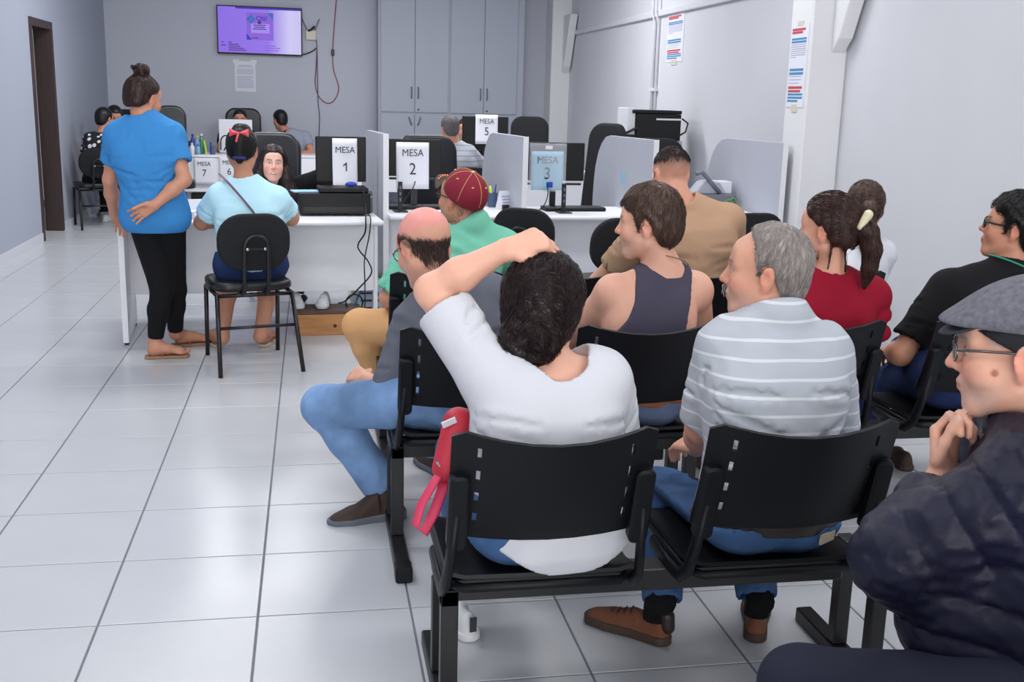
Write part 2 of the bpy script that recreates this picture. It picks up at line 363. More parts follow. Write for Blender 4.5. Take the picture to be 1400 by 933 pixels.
# coloured posters
M_pb = mat('poster_blue', (70, 140, 190), rough=0.6); M_prd = mat('poster_red', (196, 70, 80), rough=0.6)
def poster(label, x, yc, w, z0, z1):
    p = thing('wall_poster', label, 'poster', (x, yc, z0)); h = z1 - z0
    MB().box(-0.003, 0.0, -w / 2, w / 2, 0, h).obj('sheet', M_paper, p)
    MB().box(-0.005, 0.0, -w * 0.16, w * 0.16, -0.03, 0.02).obj('tape', M_cream, p)
    MB().box(-0.005, 0.0, -w * 0.16, w * 0.16, h - 0.012, h + 0.02).obj('tape', M_cream, p)
    rows = [(0.05, 0.75, M_prd, 0.028), (0.085, 0.6, M_prd, 0.028), (0.165, 0.85, M_pb, 0.024), (0.20, 0.85, M_pb, 0.024), (0.24, 0.85, M_line, 0.008), (0.265, 0.85, M_line, 0.008), (0.29, 0.85, M_line, 0.008), (0.315, 0.85, M_line, 0.008), (0.34, 0.85, M_line, 0.008), (0.365, 0.85, M_line, 0.008), (0.39, 0.3, M_line, 0.008),
            (0.53, 0.8, M_pb, 0.03), (0.575, 0.8, M_pb, 0.03), (0.62, 0.7, M_line, 0.008), (0.66, 0.7, M_line, 0.008), (0.70, 0.6, M_line, 0.008), (0.745, 0.8, M_prd, 0.03), (0.79, 0.72, M_prd, 0.026), (0.83, 0.85, M_pb, 0.024), (0.87, 0.85, M_pb, 0.024), (0.91, 0.6, M_pb, 0.024)]
    for t, wd, mm, hh in rows:
        MB().box(-0.0045, -0.002, w * 0.44 - wd * w, w * 0.44, h * (1 - t) - hh * h, h * (1 - t)).obj('text_line', mm, p)
poster('narrow white poster with red and blue bars on the far right wall', XR - 0.001, 7.55, 0.50, 1.90, 2.36)
poster('white poster with red and blue bars on the side of the near column', XR - 0.271, 4.105, 0.27, 1.50, 2.05)
# conduits
cd = MB()
for y in (8.05, 8.17): cd.tube([(XR - 0.02, y, 1.0), (XR - 0.02, y, 2.30), (XR - 0.05, y, 2.40), (XR - 0.05, y, ZC)], 0.014, 8)
cd = cd.obj('cable_conduit', M_white, smooth=True); tag(cd, 'pair of thin pale conduits running down the far right wall', 'conduit')
MB().box(XR - 0.04, XR, 8.0, 8.22, 1.62, 1.65).obj('clip', M_white, cd)
# router
rt = thing('wifi_router', 'small pale router with two antennas beside the television', 'router', (0, 0, 0))
rx, rz = 1.095, 2.27
MB().box(rx - 0.07, rx + 0.07, YB - 0.05, YB - 0.002, rz - 0.07, rz + 0.06).obj('case', M_cream, rt, bevel=0.01, seg=2)
for s in (-1, 1): MB().tube([(rx + s * 0.05, YB - 0.04, rz + 0.05), (rx + s * 0.115, YB - 0.04, rz + 0.21)], 0.007, 8).obj('antenna', M_grey, rt)
MB().tube([(rx - 0.04, YB - 0.055, rz + 0.05), (rx, YB - 0.06, rz + 0.06), (rx + 0.05, YB - 0.055, rz + 0.11)], 0.014, 8).obj('plug', M_blackm, rt)
def cable(name, pts, r, m, label, sub=6):
    P_ = [Vector(p) for p in pts]; outp = []
    for i in range(len(P_) - 1):
        a = P_[max(i - 1, 0)]; b_ = P_[i]; c_ = P_[i + 1]; d_ = P_[min(i + 2, len(P_) - 1)]
        for k in range(sub):
            t = k / sub
            outp.append(0.5 * ((2 * b_) + (-a + c_) * t + (2 * a - 5 * b_ + 4 * c_ - d_) * t * t + (-a + 3 * b_ - 3 * c_ + d_) * t ** 3))
    outp.append(P_[-1])
    o = MB().tube(outp, r, 6).obj(name, m, None, smooth=True)
    return tag(o, label, 'cable')
M_redc = mat('red_cable', (150, 60, 80), rough=0.5); M_bluec = mat('blue_cable', (40, 60, 110), rough=0.5)
yw = YB - 0.012
cable('red_cable', [(1.438, 12.385, 2.733), (1.406, 12.385, 2.401), (1.383, 12.385, 2.067), (1.391, 12.385, 1.827), (1.458, 12.385, 1.586), (1.397, 12.385, 1.419), (1.298, 12.385, 1.377), (1.191, 12.385, 1.462), (1.144, 12.385, 1.626), (1.156, 12.385, 1.819), (1.168, 12.385, 2.012), (1.170, 12.385, 2.126)], 0.006, M_redc, 'red cable hanging in a loop on the back wall by the router')
cable('blue_cable', [(1.134, 12.385, 2.344), (1.170, 12.385, 2.155), (1.175, 12.385, 1.772), (1.180, 12.385, 1.384), (1.197, 12.385, 1.189), (1.184, 12.385, 0.893), (1.176, 12.385, 0.295)], 0.005, M_bluec, 'thin dark blue cable running straight down the back wall')
ad = MB().box(-0.02, 0.02, -0.03, 0, -0.04, 0.04).obj('power_adapter', M_blackm, None, bevel=0.005); ad.location = (1.383, 12.390, 2.048); tag(ad, 'small black adapter on the red hanging cable', 'adapter')
cable('tv_cable', [(0.974, 12.370, 2.005), (1.042, 12.375, 2.026), (1.111, 12.385, 2.058), (1.160, 12.385, 2.097)], 0.009, M_blackm, 'short black cable from the television to the red cable')

# ================================================================ waiting benches
def back_bm(w=0.235):
    us = [-w, -0.205, -0.180, -0.170, -0.13, -0.065, 0, 0.065, 0.13, 0.170, 0.180, 0.205, w]
    vs = [0.0, 0.05, 0.16, 0.265, 0.37, 0.475, 0.58, 0.685, 0.79, 0.895, 0.95, 1.0]
    holes = {(2, 2), (2, 4), (2, 6), (2, 8), (9, 2), (9, 4), (9, 6), (9, 8)}
    bm = bmesh.new()
    def p(u, v):
        e = (u / w) ** 2
        z = 0.515 + 0.012 * e * (1 - v) + v * (0.262 + 0.034 * e - 0.02 * max(0, abs(u) / w - 0.93) / 0.07)
        y = -0.085 - 0.075 * v - 0.055 * (1 - e) * (0.65 + 0.35 * v) + 0.02 * (1 - v) ** 3
        return (u, y, z)
    g = [[bm.verts.new(p(u, v)) for v in vs] for u in us]
    for i in range(len(us) - 1):
        for j in range(len(vs) - 1):
            if (i, j) in holes: continue
            bm.faces.new((g[i][j], g[i][j + 1], g[i + 1][j + 1], g[i + 1][j]))
    bmesh.ops.recalc_face_normals(bm, faces=bm.faces)
    bmesh.ops.solidify(bm, geom=list(bm.faces), thickness=0.009)
    return bm
def seat_fn(i, j):
    u = -0.225 + 0.45 * i; y = -0.07 + 0.47 * j
    e = abs(u) / 0.225
    z = 0.400 - 0.014 * (1 - e ** 2) * (1 - abs(2 * j - 0.8)) + (0.010 if e > 0.9 else 0) - 0.03 * max(0, j - 0.8) ** 2 * 25 + 0.02 * max(0, 0.15 - j) * 6
    return (u, y, z)
def make_seat(parent, lx):
    MT = Matrix.Translation((lx, 0, 0))
    o = MB().sheet(seat_fn, 12, 12, 0.010).obj('seat', M_black, parent, smooth='auto'); o.location.x = lx
    rim = MB().tube([(-0.22, 0.36, 0.387), (-0.22, -0.03, 0.387), (-0.19, -0.07, 0.390), (0.19, -0.07, 0.390), (0.22, -0.03, 0.387), (0.22, 0.36, 0.387)], 0.012, 8).obj('seat_rim', M_black, o, smooth=True)
    b = bm_obj('backrest', back_bm(), M_black, parent, smooth='auto'); b.location.x = lx
    for s in (-1, 1):
        k = MB().tube([(s * 0.232, 0.20, 0.367), (s * 0.234, 0.06, 0.364), (s * 0.235, -0.03, 0.372), (s * 0.233, -0.075, 0.410), (s * 0.226, -0.098, 0.48), (s * 0.218, -0.120, 0.60)], 0.016, 10, flat=(0.72, 1.25)).obj('arm_bracket', M_black, parent, smooth=True); k.location.x = lx
        q = MB().prism(rrect(0.046, 0.205, 0.018, 4), -0.019, 0.017, axis='y').obj('bracket_sleeve', M_black, b, smooth='auto', bevel=0.006)
        q.matrix_local = Matrix.Translation((s * 0.214, -0.118, 0.600)) @ Matrix.Rotation(0.26, 4, 'X')
        v = MB().lathe([(0.006, 0), (0.006, 0.003), (0.0035, 0.004)], n=10).obj('screw', M_blackm, b)
        v.matrix_local = Matrix.Translation((s * 0.214, -0.133, 0.605)) @ Matrix.Rotation(math.radians(90), 4, 'X')
def make_bench(label, x0, Y0, xs, frames, group='rows of black waiting benches'):
    r = thing('waiting_bench', label, 'bench', (x0, Y0, 0), 0, group)
    lo, hi = min(xs) - 0.235, max(xs) + 0.24
    MB().box(lo + 0.02, hi, 0.045, 0.120, 0.300, 0.358).obj('beam', M_blackm, r, bevel=0.003)
    for s in xs: make_seat(r, s)
    for fx in frames:
        fb = MB().box(fx - 0.025, fx + 0.025, -0.30, 0.40, 0.0, 0.045).obj('foot_bar', M_blackm, r, bevel=0.004)
        MB().box(fx - 0.027, fx + 0.027, -0.305, -0.235, -0.001, 0.052).obj('foot_cap', M_black, fb, bevel=0.006)
        for yy in (0.0, 0.185): MB().box(fx - 0.021, fx + 0.021, yy - 0.02, yy + 0.02, 0.045, 0.302 if yy else 0.36).obj('post', M_blackm, r, bevel=0.003)
        MB().box(fx - 0.021, fx + 0.021, -0.02, 0.205, 0.318, 0.362).obj('cross_arm', M_blackm, r, bevel=0.003)
    return r
make_bench('black two seat bench under the white bloused woman and the striped polo man', 0, -0.63, [1.60, 2.19], [1.385, 2.51])
make_bench('black two seat bench under the bald man and the man in the tank top', 0, 0.47, [1.575, 2.15], [1.345, 2.38])
make_bench('black two seat bench under the woman in red and the man in the black polo', 0, 0.50, [2.78, 3.44], [2.56, 3.68])
make_bench('black bench nearest the desks, under the man in the mint shirt', 0, 1.56, [1.62, 2.16], [1.37, 2.40])
make_bench('black bench nearest the desks, under the man in the beige shirt and ponytail woman', 0, 1.56, [2.74, 3.36], [2.53, 3.60])
make_bench('black bench nearest the camera, under the old man in the flat cap', 0, -1.75, [2.05, 2.64], [1.84, 2.90])

# ================================================================ service desks
DR = math.radians(4.0)
DM = Matrix.Translation((0, 3.62, 0)) @ Matrix.Rotation(DR, 4, 'Z')
DO = (0, 3.62, 0)
def dw_(u, v, z): return tuple(DM @ Vector((u, v, z)))
ZT = 0.745
def desk(label, u0, u1, v0, v1, left_leg=False, pz=0.26):
    r = thing('service_desk', label, 'desk', DO, DR, 'row of pale service desks')
    top = MB().box(u0, u1, v0 + 0.012, v1, ZT - 0.028, ZT).obj('worktop', M_desk, r, bevel=0.003)
    MB().tube([(u0, v0 + 0.012, ZT - 0.014), (u1, v0 + 0.012, ZT - 0.014)], 0.0138, 12).obj('edge_band', M_edge, top, smooth=True)
    MB().box(u0 + 0.02, u1 - 0.02, v0 + 0.30, v0 + 0.318, pz, ZT - 0.03).obj('front_panel', M_desk, r, bevel=0.002)
    if left_leg:
        lg = MB().box(u0, u0 + 0.028, v0 + 0.01, v1 - 0.05, 0.02, ZT - 0.03).obj('side_panel', M_desk, r, bevel=0.002)
        MB().box(u0 - 0.002, u0 + 0.03, v0 + 0.002, v0 + 0.011, 0.02, ZT - 0.03).obj('edge_band', M_edge, lg)
        for v in (v0 + 0.05, v1 - 0.1): MB().lathe([(0.012, 0), (0.016, 0.008), (0.010, 0.02)], (u0 + 0.014, v, 0), 12).obj('levelling_foot', M_blackm, lg)
    rg = MB().box(u1 - 0.028, u1, v0 + 0.30, v1 - 0.05, 0.0, ZT - 0.03).obj('side_panel', M_desk, r, bevel=0.002)
    return r
desk('first desk from the left, under the MESA 1 sheet, white edge', -0.045, 1.515, 0.0, 0.72, True)
desk('second desk from the left, under the MESA 2 sheet', 1.60, 2.50, 0.30, 0.95)
desk('third desk from the left, under the blue MESA 3 sheet', 2.56, 3.38, 0.28, 0.95)
desk('fourth desk, in front of the man in the beige shirt', 3.43, 4.27, 0.20, 0.85)
def divider(label, x, y, L=1.25, h=1.262):
    r = thing('desk_divider', label, 'divider', (x, y, 0), DR)
    prof = [(0.0, 0.0), (0.0, h), (0.72 * L, h - 0.005), (0.80 * L, h - 0.02), (0.87 * L, h - 0.07), (0.925 * L, h - 0.14), (0.97 * L, h - 0.25), (0.99 * L, h - 0.36), (L, h - 0.5), (L, 0.0)]
    MB().prism(prof, -0.016, 0.016, axis='x').obj('panel', M_div, r, bevel=0.002)
    MB().box(-0.018, 0.018, -0.004, 0.002, 0.0, h + 0.001).obj('edge_band', M_edge, r)
    return r
divider('grey divider screen beside the speaker, at the right end of the first desk', 1.555, 4.20)
divider('grey divider screen at the left edge of the blue MESA 3 sheet', 2.485, 4.20)
d3 = divider('rounded grey divider screen with a blue note, behind the beige shirted man', 3.36, 4.10)
divider('rounded grey divider screen beside the near wall column', 4.275, 4.07)
M_note = mat('note_blue', (150, 190, 210), rough=0.5)
MB().box(-0.018, -0.0165, 0.52, 0.62, 0.93, 1.01).obj('sticky_note', M_note, d3)

# ---- monitors with their paper signs
def monitor(label, x, y, z, w, h, rz=0.0, stand=True, low=None):
    r = thing('computer_monitor', label, 'monitor', (x, y, z), rz)          # z: the surface it stands on; low: bottom edge above it
    b0 = low
    MB().box(-w / 2, w / 2, -0.02, 0.02, b0, b0 + h).obj('case', M_screenb, r, bevel=0.006, seg=2)
    MB().box(-w / 2 + 0.012, w / 2 - 0.012, 0.0195, 0.0215, b0 + 0.02, b0 + h - 0.012).obj('screen', mat('dark_screen', (40, 46, 60), rough=0.2), r)
    if stand:
        MB().box(-0.03, 0.03, -0.015, 0.03, 0.01, b0 + 0.08).obj('stand_neck', M_screenb, r, bevel=0.004)
        MB().prism(rrect(0.22, 0.17, 0.05), 0, 0.012, M=Matrix.Translation((0, 0.02, 0))).obj('stand_base', M_screenb, r, bevel=0.003)
    return r
def sign(label, word, num, x, y, z, w, h, rz=0.0, paper=None, ink=None, curl=0.012, size=None, tilt=0.0, inv=1.0):
    r = thing('desk_sign', label, 'sign', (x, y, z), rz)                      # origin: bottom middle of the sheet
    fn = lambda i, j: (-w / 2 + w * i, -0.004 - curl * math.sin(math.pi * i) * 0.5 - curl * 1.2 * (1 - j) ** 2, h * j)
    MB().sheet(fn, 10, 8, 0.0016).obj('sheet', paper or M_paper, r, smooth=True)
    yo = -0.008 - curl * 0.52
    s = size or w
    text_obj('lettering', word, s * 0.30, ink or M_ink, Matrix.Translation((0, yo - 0.1 * curl, h * 0.77)) @ R90, r, sx=0.92)
    if num == '1':
        k_ = s * 0.36; zc = h * 0.42
        MB().prism([(0.05 * k_, -0.5 * k_), (0.16 * k_, -0.5 * k_), (0.16 * k_, 0.5 * k_), (0.07 * k_, 0.5 * k_), (-0.20 * k_, 0.26 * k_), (-0.20 * k_, 0.14 * k_), (0.05 * k_, 0.30 * k_)], yo - 0.35 * curl - 0.0004, yo - 0.35 * curl + 0.0004, axis='y', M=Matrix.Translation((0, 0, zc))).obj('numeral', ink or M_ink, r)
    else: text_obj('numeral', num, s * 0.50, ink or M_ink, Matrix.Translation((0, yo - 0.35 * curl, h * 0.42)) @ R90, r, sx=0.9)
    return r
def mon_sign(n, mx, my, w, h, zlow, sw, sh, sx, sz, **k):
    pass
monitor('black monitor behind the black printer, carrying the MESA 1 sheet', 1.27, 4.46, ZT, 0.335, 0.30, DR, True, 0.185)
sign('curled white sheet reading MESA 1 taped on a monitor', 'MESA', '1', 1.295, 4.435, 0.885, 0.165, 0.335, DR, curl=0.03, size=0.20)
monitor('black monitor left of the maroon cap, carrying the MESA 2 sheet', 1.77, 4.52, ZT, 0.37, 0.25, DR, False, 0.225)
sign('white sheet reading MESA 2 hung on a monitor', 'MESA', '2', 1.755, 4.492, 0.885, 0.225, 0.315, DR, curl=0.008)
monitor('black monitor with the blue MESA 3 sheet in a plastic pocket', 2.77, 4.53, ZT, 0.405, 0.265, DR, False, 0.205)
sg = sign('pale blue sheet reading MESA 3 in a clear plastic pocket', 'MESA', '3', 2.70, 4.503, 0.885, 0.235, 0.27, DR, paper=M_paperb, curl=0.004, size=0.235)
M_pocket = mat('clear_pocket', (235, 240, 248), rough=0.12, alpha=0.22, bump=0.8, bscale=18)
MB().sheet(lambda i, j: (-0.135 + 0.27 * i, -0.014 - 0.006 * math.sin(9 * i + 4 * j) * math.sin(math.pi * i), -0.01 + 0.335 * j), 16, 12, 0.001).obj('plastic_pocket', M_pocket, sg, smooth=True)
MB().box(-0.02, 0.03, -0.021, -0.019, 0.285, 0.31).obj('tape', M_white, sg)
def vesa(label, x, y):
    r = thing('monitor_stand', label, 'monitor stand', (x, y, ZT), DR)
    MB().box(-0.014, 0.014, -0.01, 0.01, 0.0, 0.20).obj('post', M_blackm, r, bevel=0.002)
    MB().box(-0.045, 0.045, -0.07, 0.05, 0.0, 0.008).obj('base_plate', M_blackm, r, bevel=0.002)
    for z in (0.07, 0.11, 0.15): MB().box(-0.005, 0.005, -0.0115, -0.0095, z, z + 0.022).obj('slot', M_grey, r)
    return r
vesa('black slotted stand post in front of the MESA 2 sheet', *(1.659, 4.330, 0.752)[:2])
vesa('black slotted stand post in front of the blue MESA 3 sheet', *(2.787, 4.330, 0.765)[:2])
# bars under the monitors
for (lb, x0, x1, y, z) in (('black support bar under the MESA 2 monitor', 1.60, 1.95, 4.55, 0.955), ('black support bar under the blue MESA 3 sheet', 2.56, 2.96, 4.56, 0.93)):
    o = MB().box(x0, x1, y - 0.012, y + 0.012, z - 0.012, z + 0.003).box((x0 + x1) / 2 - 0.02, (x0 + x1) / 2 + 0.02, y, y + 0.03, ZT, z).obj('support_bar', M_blackm, None); tag(o, lb, 'bar')

# ---- things on the first desk

pr = thing('printer', 'low black printer on the first desk under the MESA 1 sheet', 'printer', dw_(1.245, 0.46, ZT), DR)
MB().box(-0.225, 0.225, -0.16, 0.10, 0.012, 0.145).obj('body', M_screenb, pr, bevel=0.008, seg=2)
MB().box(-0.10, 0.215, -0.14, 0.09, 0.147, 0.178).obj('scanner_lid', M_screenb, pr, bevel=0.006)
MB().box(-0.20, 0.20, -0.1615, -0.159, 0.03, 0.06).obj('paper_slot', M_blackm, pr)
for x in (-0.18, 0.18): MB().box(x - 0.02, x + 0.02, -0.1, 0.06, 0, 0.013).obj('foot', M_blackm, pr)
ms = MB().lathe([(0.012, -0.002), (0.03, 0.002), (0.032, 0.012), (0.022, 0.024), (0.006, 0.028)], n=16).obj('computer_mouse', M_blue, None, smooth=True)
ms.location = dw_(1.36, 0.44, ZT + 0.182); ms.scale = (1.2, 0.8, 1); tag(ms, 'shiny blue mouse lying on the black printer', 'mouse')
pp = MB().box(-0.105, 0.10, -0.09, 0.09, 0, 0.006).obj('paper_stack', M_paperb, None); pp.location = dw_(1.10, 0.42, ZT + 0.1465); pp.rotation_euler.z = DR + 0.12
pp.scale = (0.85, 0.8, 1); pp.location.x -= 0.03
tag(pp, 'pale blue papers lying on the left of the black printer', 'papers')
sp = thing('speaker', 'small grey cylindrical speaker between the printer and the divider', 'speaker', dw_(1.478, 0.55, ZT), DR)
MB().lathe([(0.034, 0), (0.036, 0.005), (0.036, 0.125), (0.030, 0.14)], n=20).obj('body', M_grey, sp, smooth='auto')
MB().lathe([(0.0365, 0.100), (0.0365, 0.106)], n=20).obj('band', M_white, sp)
cable('printer_cable', [dw_(1.42, 0.28, 0.91), dw_(1.43, 0.24, 0.80), dw_(1.40, -0.018, 0.77), dw_(1.395, -0.025, 0.68), dw_(1.36, 0.06, 0.58), dw_(1.43, 0.1, 0.48), dw_(1.45, 0.12, 0.40), dw_(1.37, 0.14, 0.30), dw_(1.29, 0.16, 0.22), dw_(1.25, 0.2, 0.2)], 0.005, M_blackm, 'black cable hanging from the printer and swinging right in front of the first desk')
cable('power_cable', [dw_(1.45, 0.25, 0.76), dw_(1.43, -0.02, 0.765), dw_(1.42, -0.028, 0.66), dw_(1.40, 0.05, 0.50), dw_(1.41, 0.12, 0.36), dw_(1.42, 0.2, 0.22), dw_(1.42, 0.22, 0.12)], 0.004, M_blackm, 'thin black cable hanging straight down beside the printer cable')
cable('coiled_cable', [dw_(1.36 + 0.055 * math.cos(a), 0.28, 0.185 + 0.055 * math.sin(a)) for a in [k * 0.7 for k in range(19)]], 0.005, M_blackm, 'black cable coil in front of the grey tower computer')
pc = thing('tower_computer', 'pale grey tower computer on the floor behind the pine step', 'computer', (1.43, 4.32, 0), DR)
MB().box(-0.085, 0.085, -0.2, 0.2, 0.01, 0.30).obj('case', M_cream, pc, bevel=0.004)
MB().box(-0.076, 0.076, -0.204, -0.199, 0.02, 0.285).obj('rear_panel', mat('tower_panel', (170, 190, 210), rough=0.4), pc)
for k in range(4):
    MB().box(-0.06, 0.06, -0.207, -0.203, 0.07 + k * 0.05, 0.082 + k * 0.05).obj('vent', M_blackm, pc)
cable('network_cable', [(1.345, 4.08, 0.02), (1.335, 4.06, 0.10), (1.36, 4.08, 0.2), (1.40, 4.1, 0.26)], 0.006, mat('net_blue', (40, 100, 170), rough=0.4), 'bright blue network cable on the left of the tower computer')
cable('network_cable', [(1.525, 4.10, 0.02), (1.53, 4.08, 0.12), (1.50, 4.08, 0.22), (1.46, 4.1, 0.27)], 0.006, mat('net_blue', (40, 100, 170)), 'bright blue network cable on the right of the tower computer')
st = thing('wooden_step', 'low pine foot step on the floor under the first desk', 'step', (1.17, 3.99, 0), DR)
MB().box(-0.21, 0.21, -0.13, -0.11, 0, 0.135).obj('front_board', M_pine, st, bevel=0.003)
MB().box(-0.21, 0.21, -0.13, 0.13, 0.136, 0.155).obj('top_board', M_pined, st, bevel=0.003)
for x in (-0.21, 0.19): MB().box(x, x + 0.02, -0.109, 0.13, 0, 0.135).obj('side_board', M_pine, st, bevel=0.002)
kn = MB().lathe([(0.012, 0), (0.012, 0.001)], n=10).obj('knot', mat('wood_knot', (70, 36, 24), rough=0.7), st); kn.matrix_local = Matrix.Translation((0.03, -0.1305, 0.06)) @ Matrix.Rotation(math.radians(90), 4, 'X')
# small white desk cards
for (lb, px, t, hh) in (('folded white card standing on the left of the first desk', (0.38, 0.36), 0.25, 0.10), ('small white flat pack in front of the folded card on the first desk', (0.345, 0.20), -0.1, 0.045)):
    o = MB().prism([(-0.045, 0), (0.045, 0), (0.012, hh), (-0.006, hh)] if hh > 0.05 else [(-0.05, 0), (0.05, 0), (0.05, hh), (-0.05, hh)], -0.045, 0.045, axis='x').obj('desk_card', M_paper, None); o.location = dw_(px[0], px[1], ZT); o.rotation_euler.z = DR + t
    tag(o, lb, 'card')
    if hh < 0.05: MB().box(-0.03, 0.03, -0.0515, -0.05, 0.012, 0.035).obj('print', M_ink, o)
# ---- things on desks 2 and 3
dc = thing('desk_calendar', 'white tent desk calendar on the second desk by the divider', 'calendar', (2.412, 4.540, 0.746), 0.5)
MB().add([(-0.05, -0.045, 0), (0.05, -0.045, 0), (0.05, 0.045, 0), (-0.05, 0.045, 0), (-0.05, 0.0, 0.13), (0.05, 0, 0.13)], [(0, 1, 5, 4), (2, 3, 4, 5), (0, 4, 3), (1, 2, 5), (0, 3, 2, 1)]).obj('tent', M_paper, dc)
for k in range(4): MB().box(-0.038, 0.038, -0.0, 0.0015, 0.02 + k * 0.022, 0.03 + k * 0.022).obj('print', M_line, dc).matrix_local = Matrix.Translation((0, -0.046, 0.005)) @ Matrix.Rotation(-0.333, 4, 'X')
MB().box(-0.05, 0.0, -0.05, -0.03, 0.0, 0.035).obj('clip', M_blackm, dc)
cp = MB().lathe([(0.03, 0), (0.035, 0.005), (0.037, 0.10), (0.033, 0.10), (0.031, 0.012)], n=18).obj('pen_cup', mat('smoked_plastic', (70, 90, 120), rough=0.2), None, smooth='auto'); cp.location = (2.347, 4.688, 0.746); tag(cp, 'dark plastic pen cup on the second desk behind the maroon cap', 'cup')
mk = MB().tube([(0, 0, 0.012), (-0.018, 0, 0.15)], 0.009, 8).obj('highlighter', mat('neon_yellow', (200, 230, 60), rough=0.4), None, smooth=True); mk.location = (2.347, 4.688, 0.746); tag(mk, 'neon yellow highlighter standing in the pen cup', 'pen')
mk = MB().tube([(0.01, 0.0, 0.012), (0.024, 0.008, 0.16)], 0.006, 8).obj('pen', M_blue, None, smooth=True); mk.location = (2.347, 4.688, 0.746); tag(mk, 'blue pen standing in the pen cup', 'pen')
kb = MB().box(-0.22, 0.22, -0.08, 0.08, 0, 0.028).obj('keyboard', M_screenb, None, bevel=0.006); kb.location = dw_(2.95, 0.67, ZT); kb.rotation_euler.z = DR; tag(kb, 'black keyboard on the third desk under the monitor', 'keyboard')
ms2 = MB().lathe([(0.012, 0), (0.03, 0.004), (0.032, 0.014), (0.022, 0.03), (0.006, 0.034)], n=16).obj('computer_mouse', M_screenb, None, smooth=True); ms2.location = (2.220, 4.475, 0.746); tag(ms2, 'black mouse on the second desk near the maroon cap', 'mouse')
kb = MB().box(-0.2, 0.2, -0.07, 0.07, 0, 0.025).obj('keyboard', M_screenb, None, bevel=0.006); kb.location = dw_(1.85, 0.78, ZT); kb.rotation_euler.z = DR; tag(kb, 'black keyboard on the second desk', 'keyboard')
cable('monitor_cable', [(1.78, 4.50, 0.97), (1.76, 4.46, 0.90), (1.70, 4.42, 0.82), (1.66, 4.40, 0.755)], 0.004, M_blackm, 'black cable drooping under the MESA 2 sheet')
cable('monitor_cable', [(2.70, 4.50, 0.95), (2.70, 4.45, 0.86), (2.66, 4.38, 0.79), (2.60, 4.33, 0.755), (2.56, 4.36, 0.755)], 0.004, M_blackm, 'black cable drooping under the blue MESA 3 sheet')
vg = MB().box(-0.022, 0.022, -0.012, 0.012, -0.02, 0.02).obj('video_plug', M_blue, None, bevel=0.003); vg.location = (2.72, 4.50, 0.925); tag(vg, 'blue video plug below the blue MESA 3 sheet', 'plug')
# ---- fourth desk: grey machine, plant
gm = thing('receipt_machine', 'grey desk machine with white paper right of the man in beige', 'machine', (3.947, 4.717, 0.800), DR)
gm.location.z = ZT
MB().box(-0.12, 0.22, -0.10, 0.16, 0, 0.11).obj('body', M_grey, gm, bevel=0.012, seg=2)
MB().prism([(-0.10, 0.11), (0.16, 0.11), (0.10, 0.20), (-0.02, 0.20)], -0.05, 0.10, axis='y').obj('hood', mat('light_grey_plastic', (170, 174, 186), rough=0.4), gm, bevel=0.008)
MB().tube([(-0.10, -0.06, 0.26), (-0.05, -0.06, 0.27), (0.03, -0.06, 0.19), (0.10, -0.06, 0.12)], 0.016, 8).obj('handset', M_grey, gm, smooth=True)
MB().box(0.02, 0.22, 0.0, 0.14, 0.112, 0.20).obj('paper_tray', M_paper, gm, bevel=0.002)
pl = thing('potted_plant', 'small green leafy plant on the fourth desk by the beige shoulder', 'plant', (3.88, 4.0, ZT))
MB().lathe([(0.03, 0), (0.042, 0.06), (0.038, 0.06), (0.03, 0.05)], n=16).obj('pot', M_white, pl, smooth='auto')
M_leaf = mat('leaf_green', (70, 140, 50), rough=0.5)
for k in range(26):
    a = k * 2.4; rr = 0.015 + 0.05 * ((k * 37) % 10) / 10; z = 0.06 + 0.085 * ((k * 53) % 10) / 10
    c_ = Vector((rr * math.cos(a), rr * math.sin(a), z)); d_ = Vector((math.cos(a), math.sin(a), 0.4)) * 0.022; s_ = Vector((-math.sin(a), math.cos(a), 0)) * 0.012
    MB().add([c_ - d_, c_ + s_, c_ + d_, c_ - s_, c_ + Vector((0, 0, 0.004))], [(0, 1, 4), (1, 2, 4), (2, 3, 4), (3, 0, 4)]).obj('leaf', M_leaf, pl)

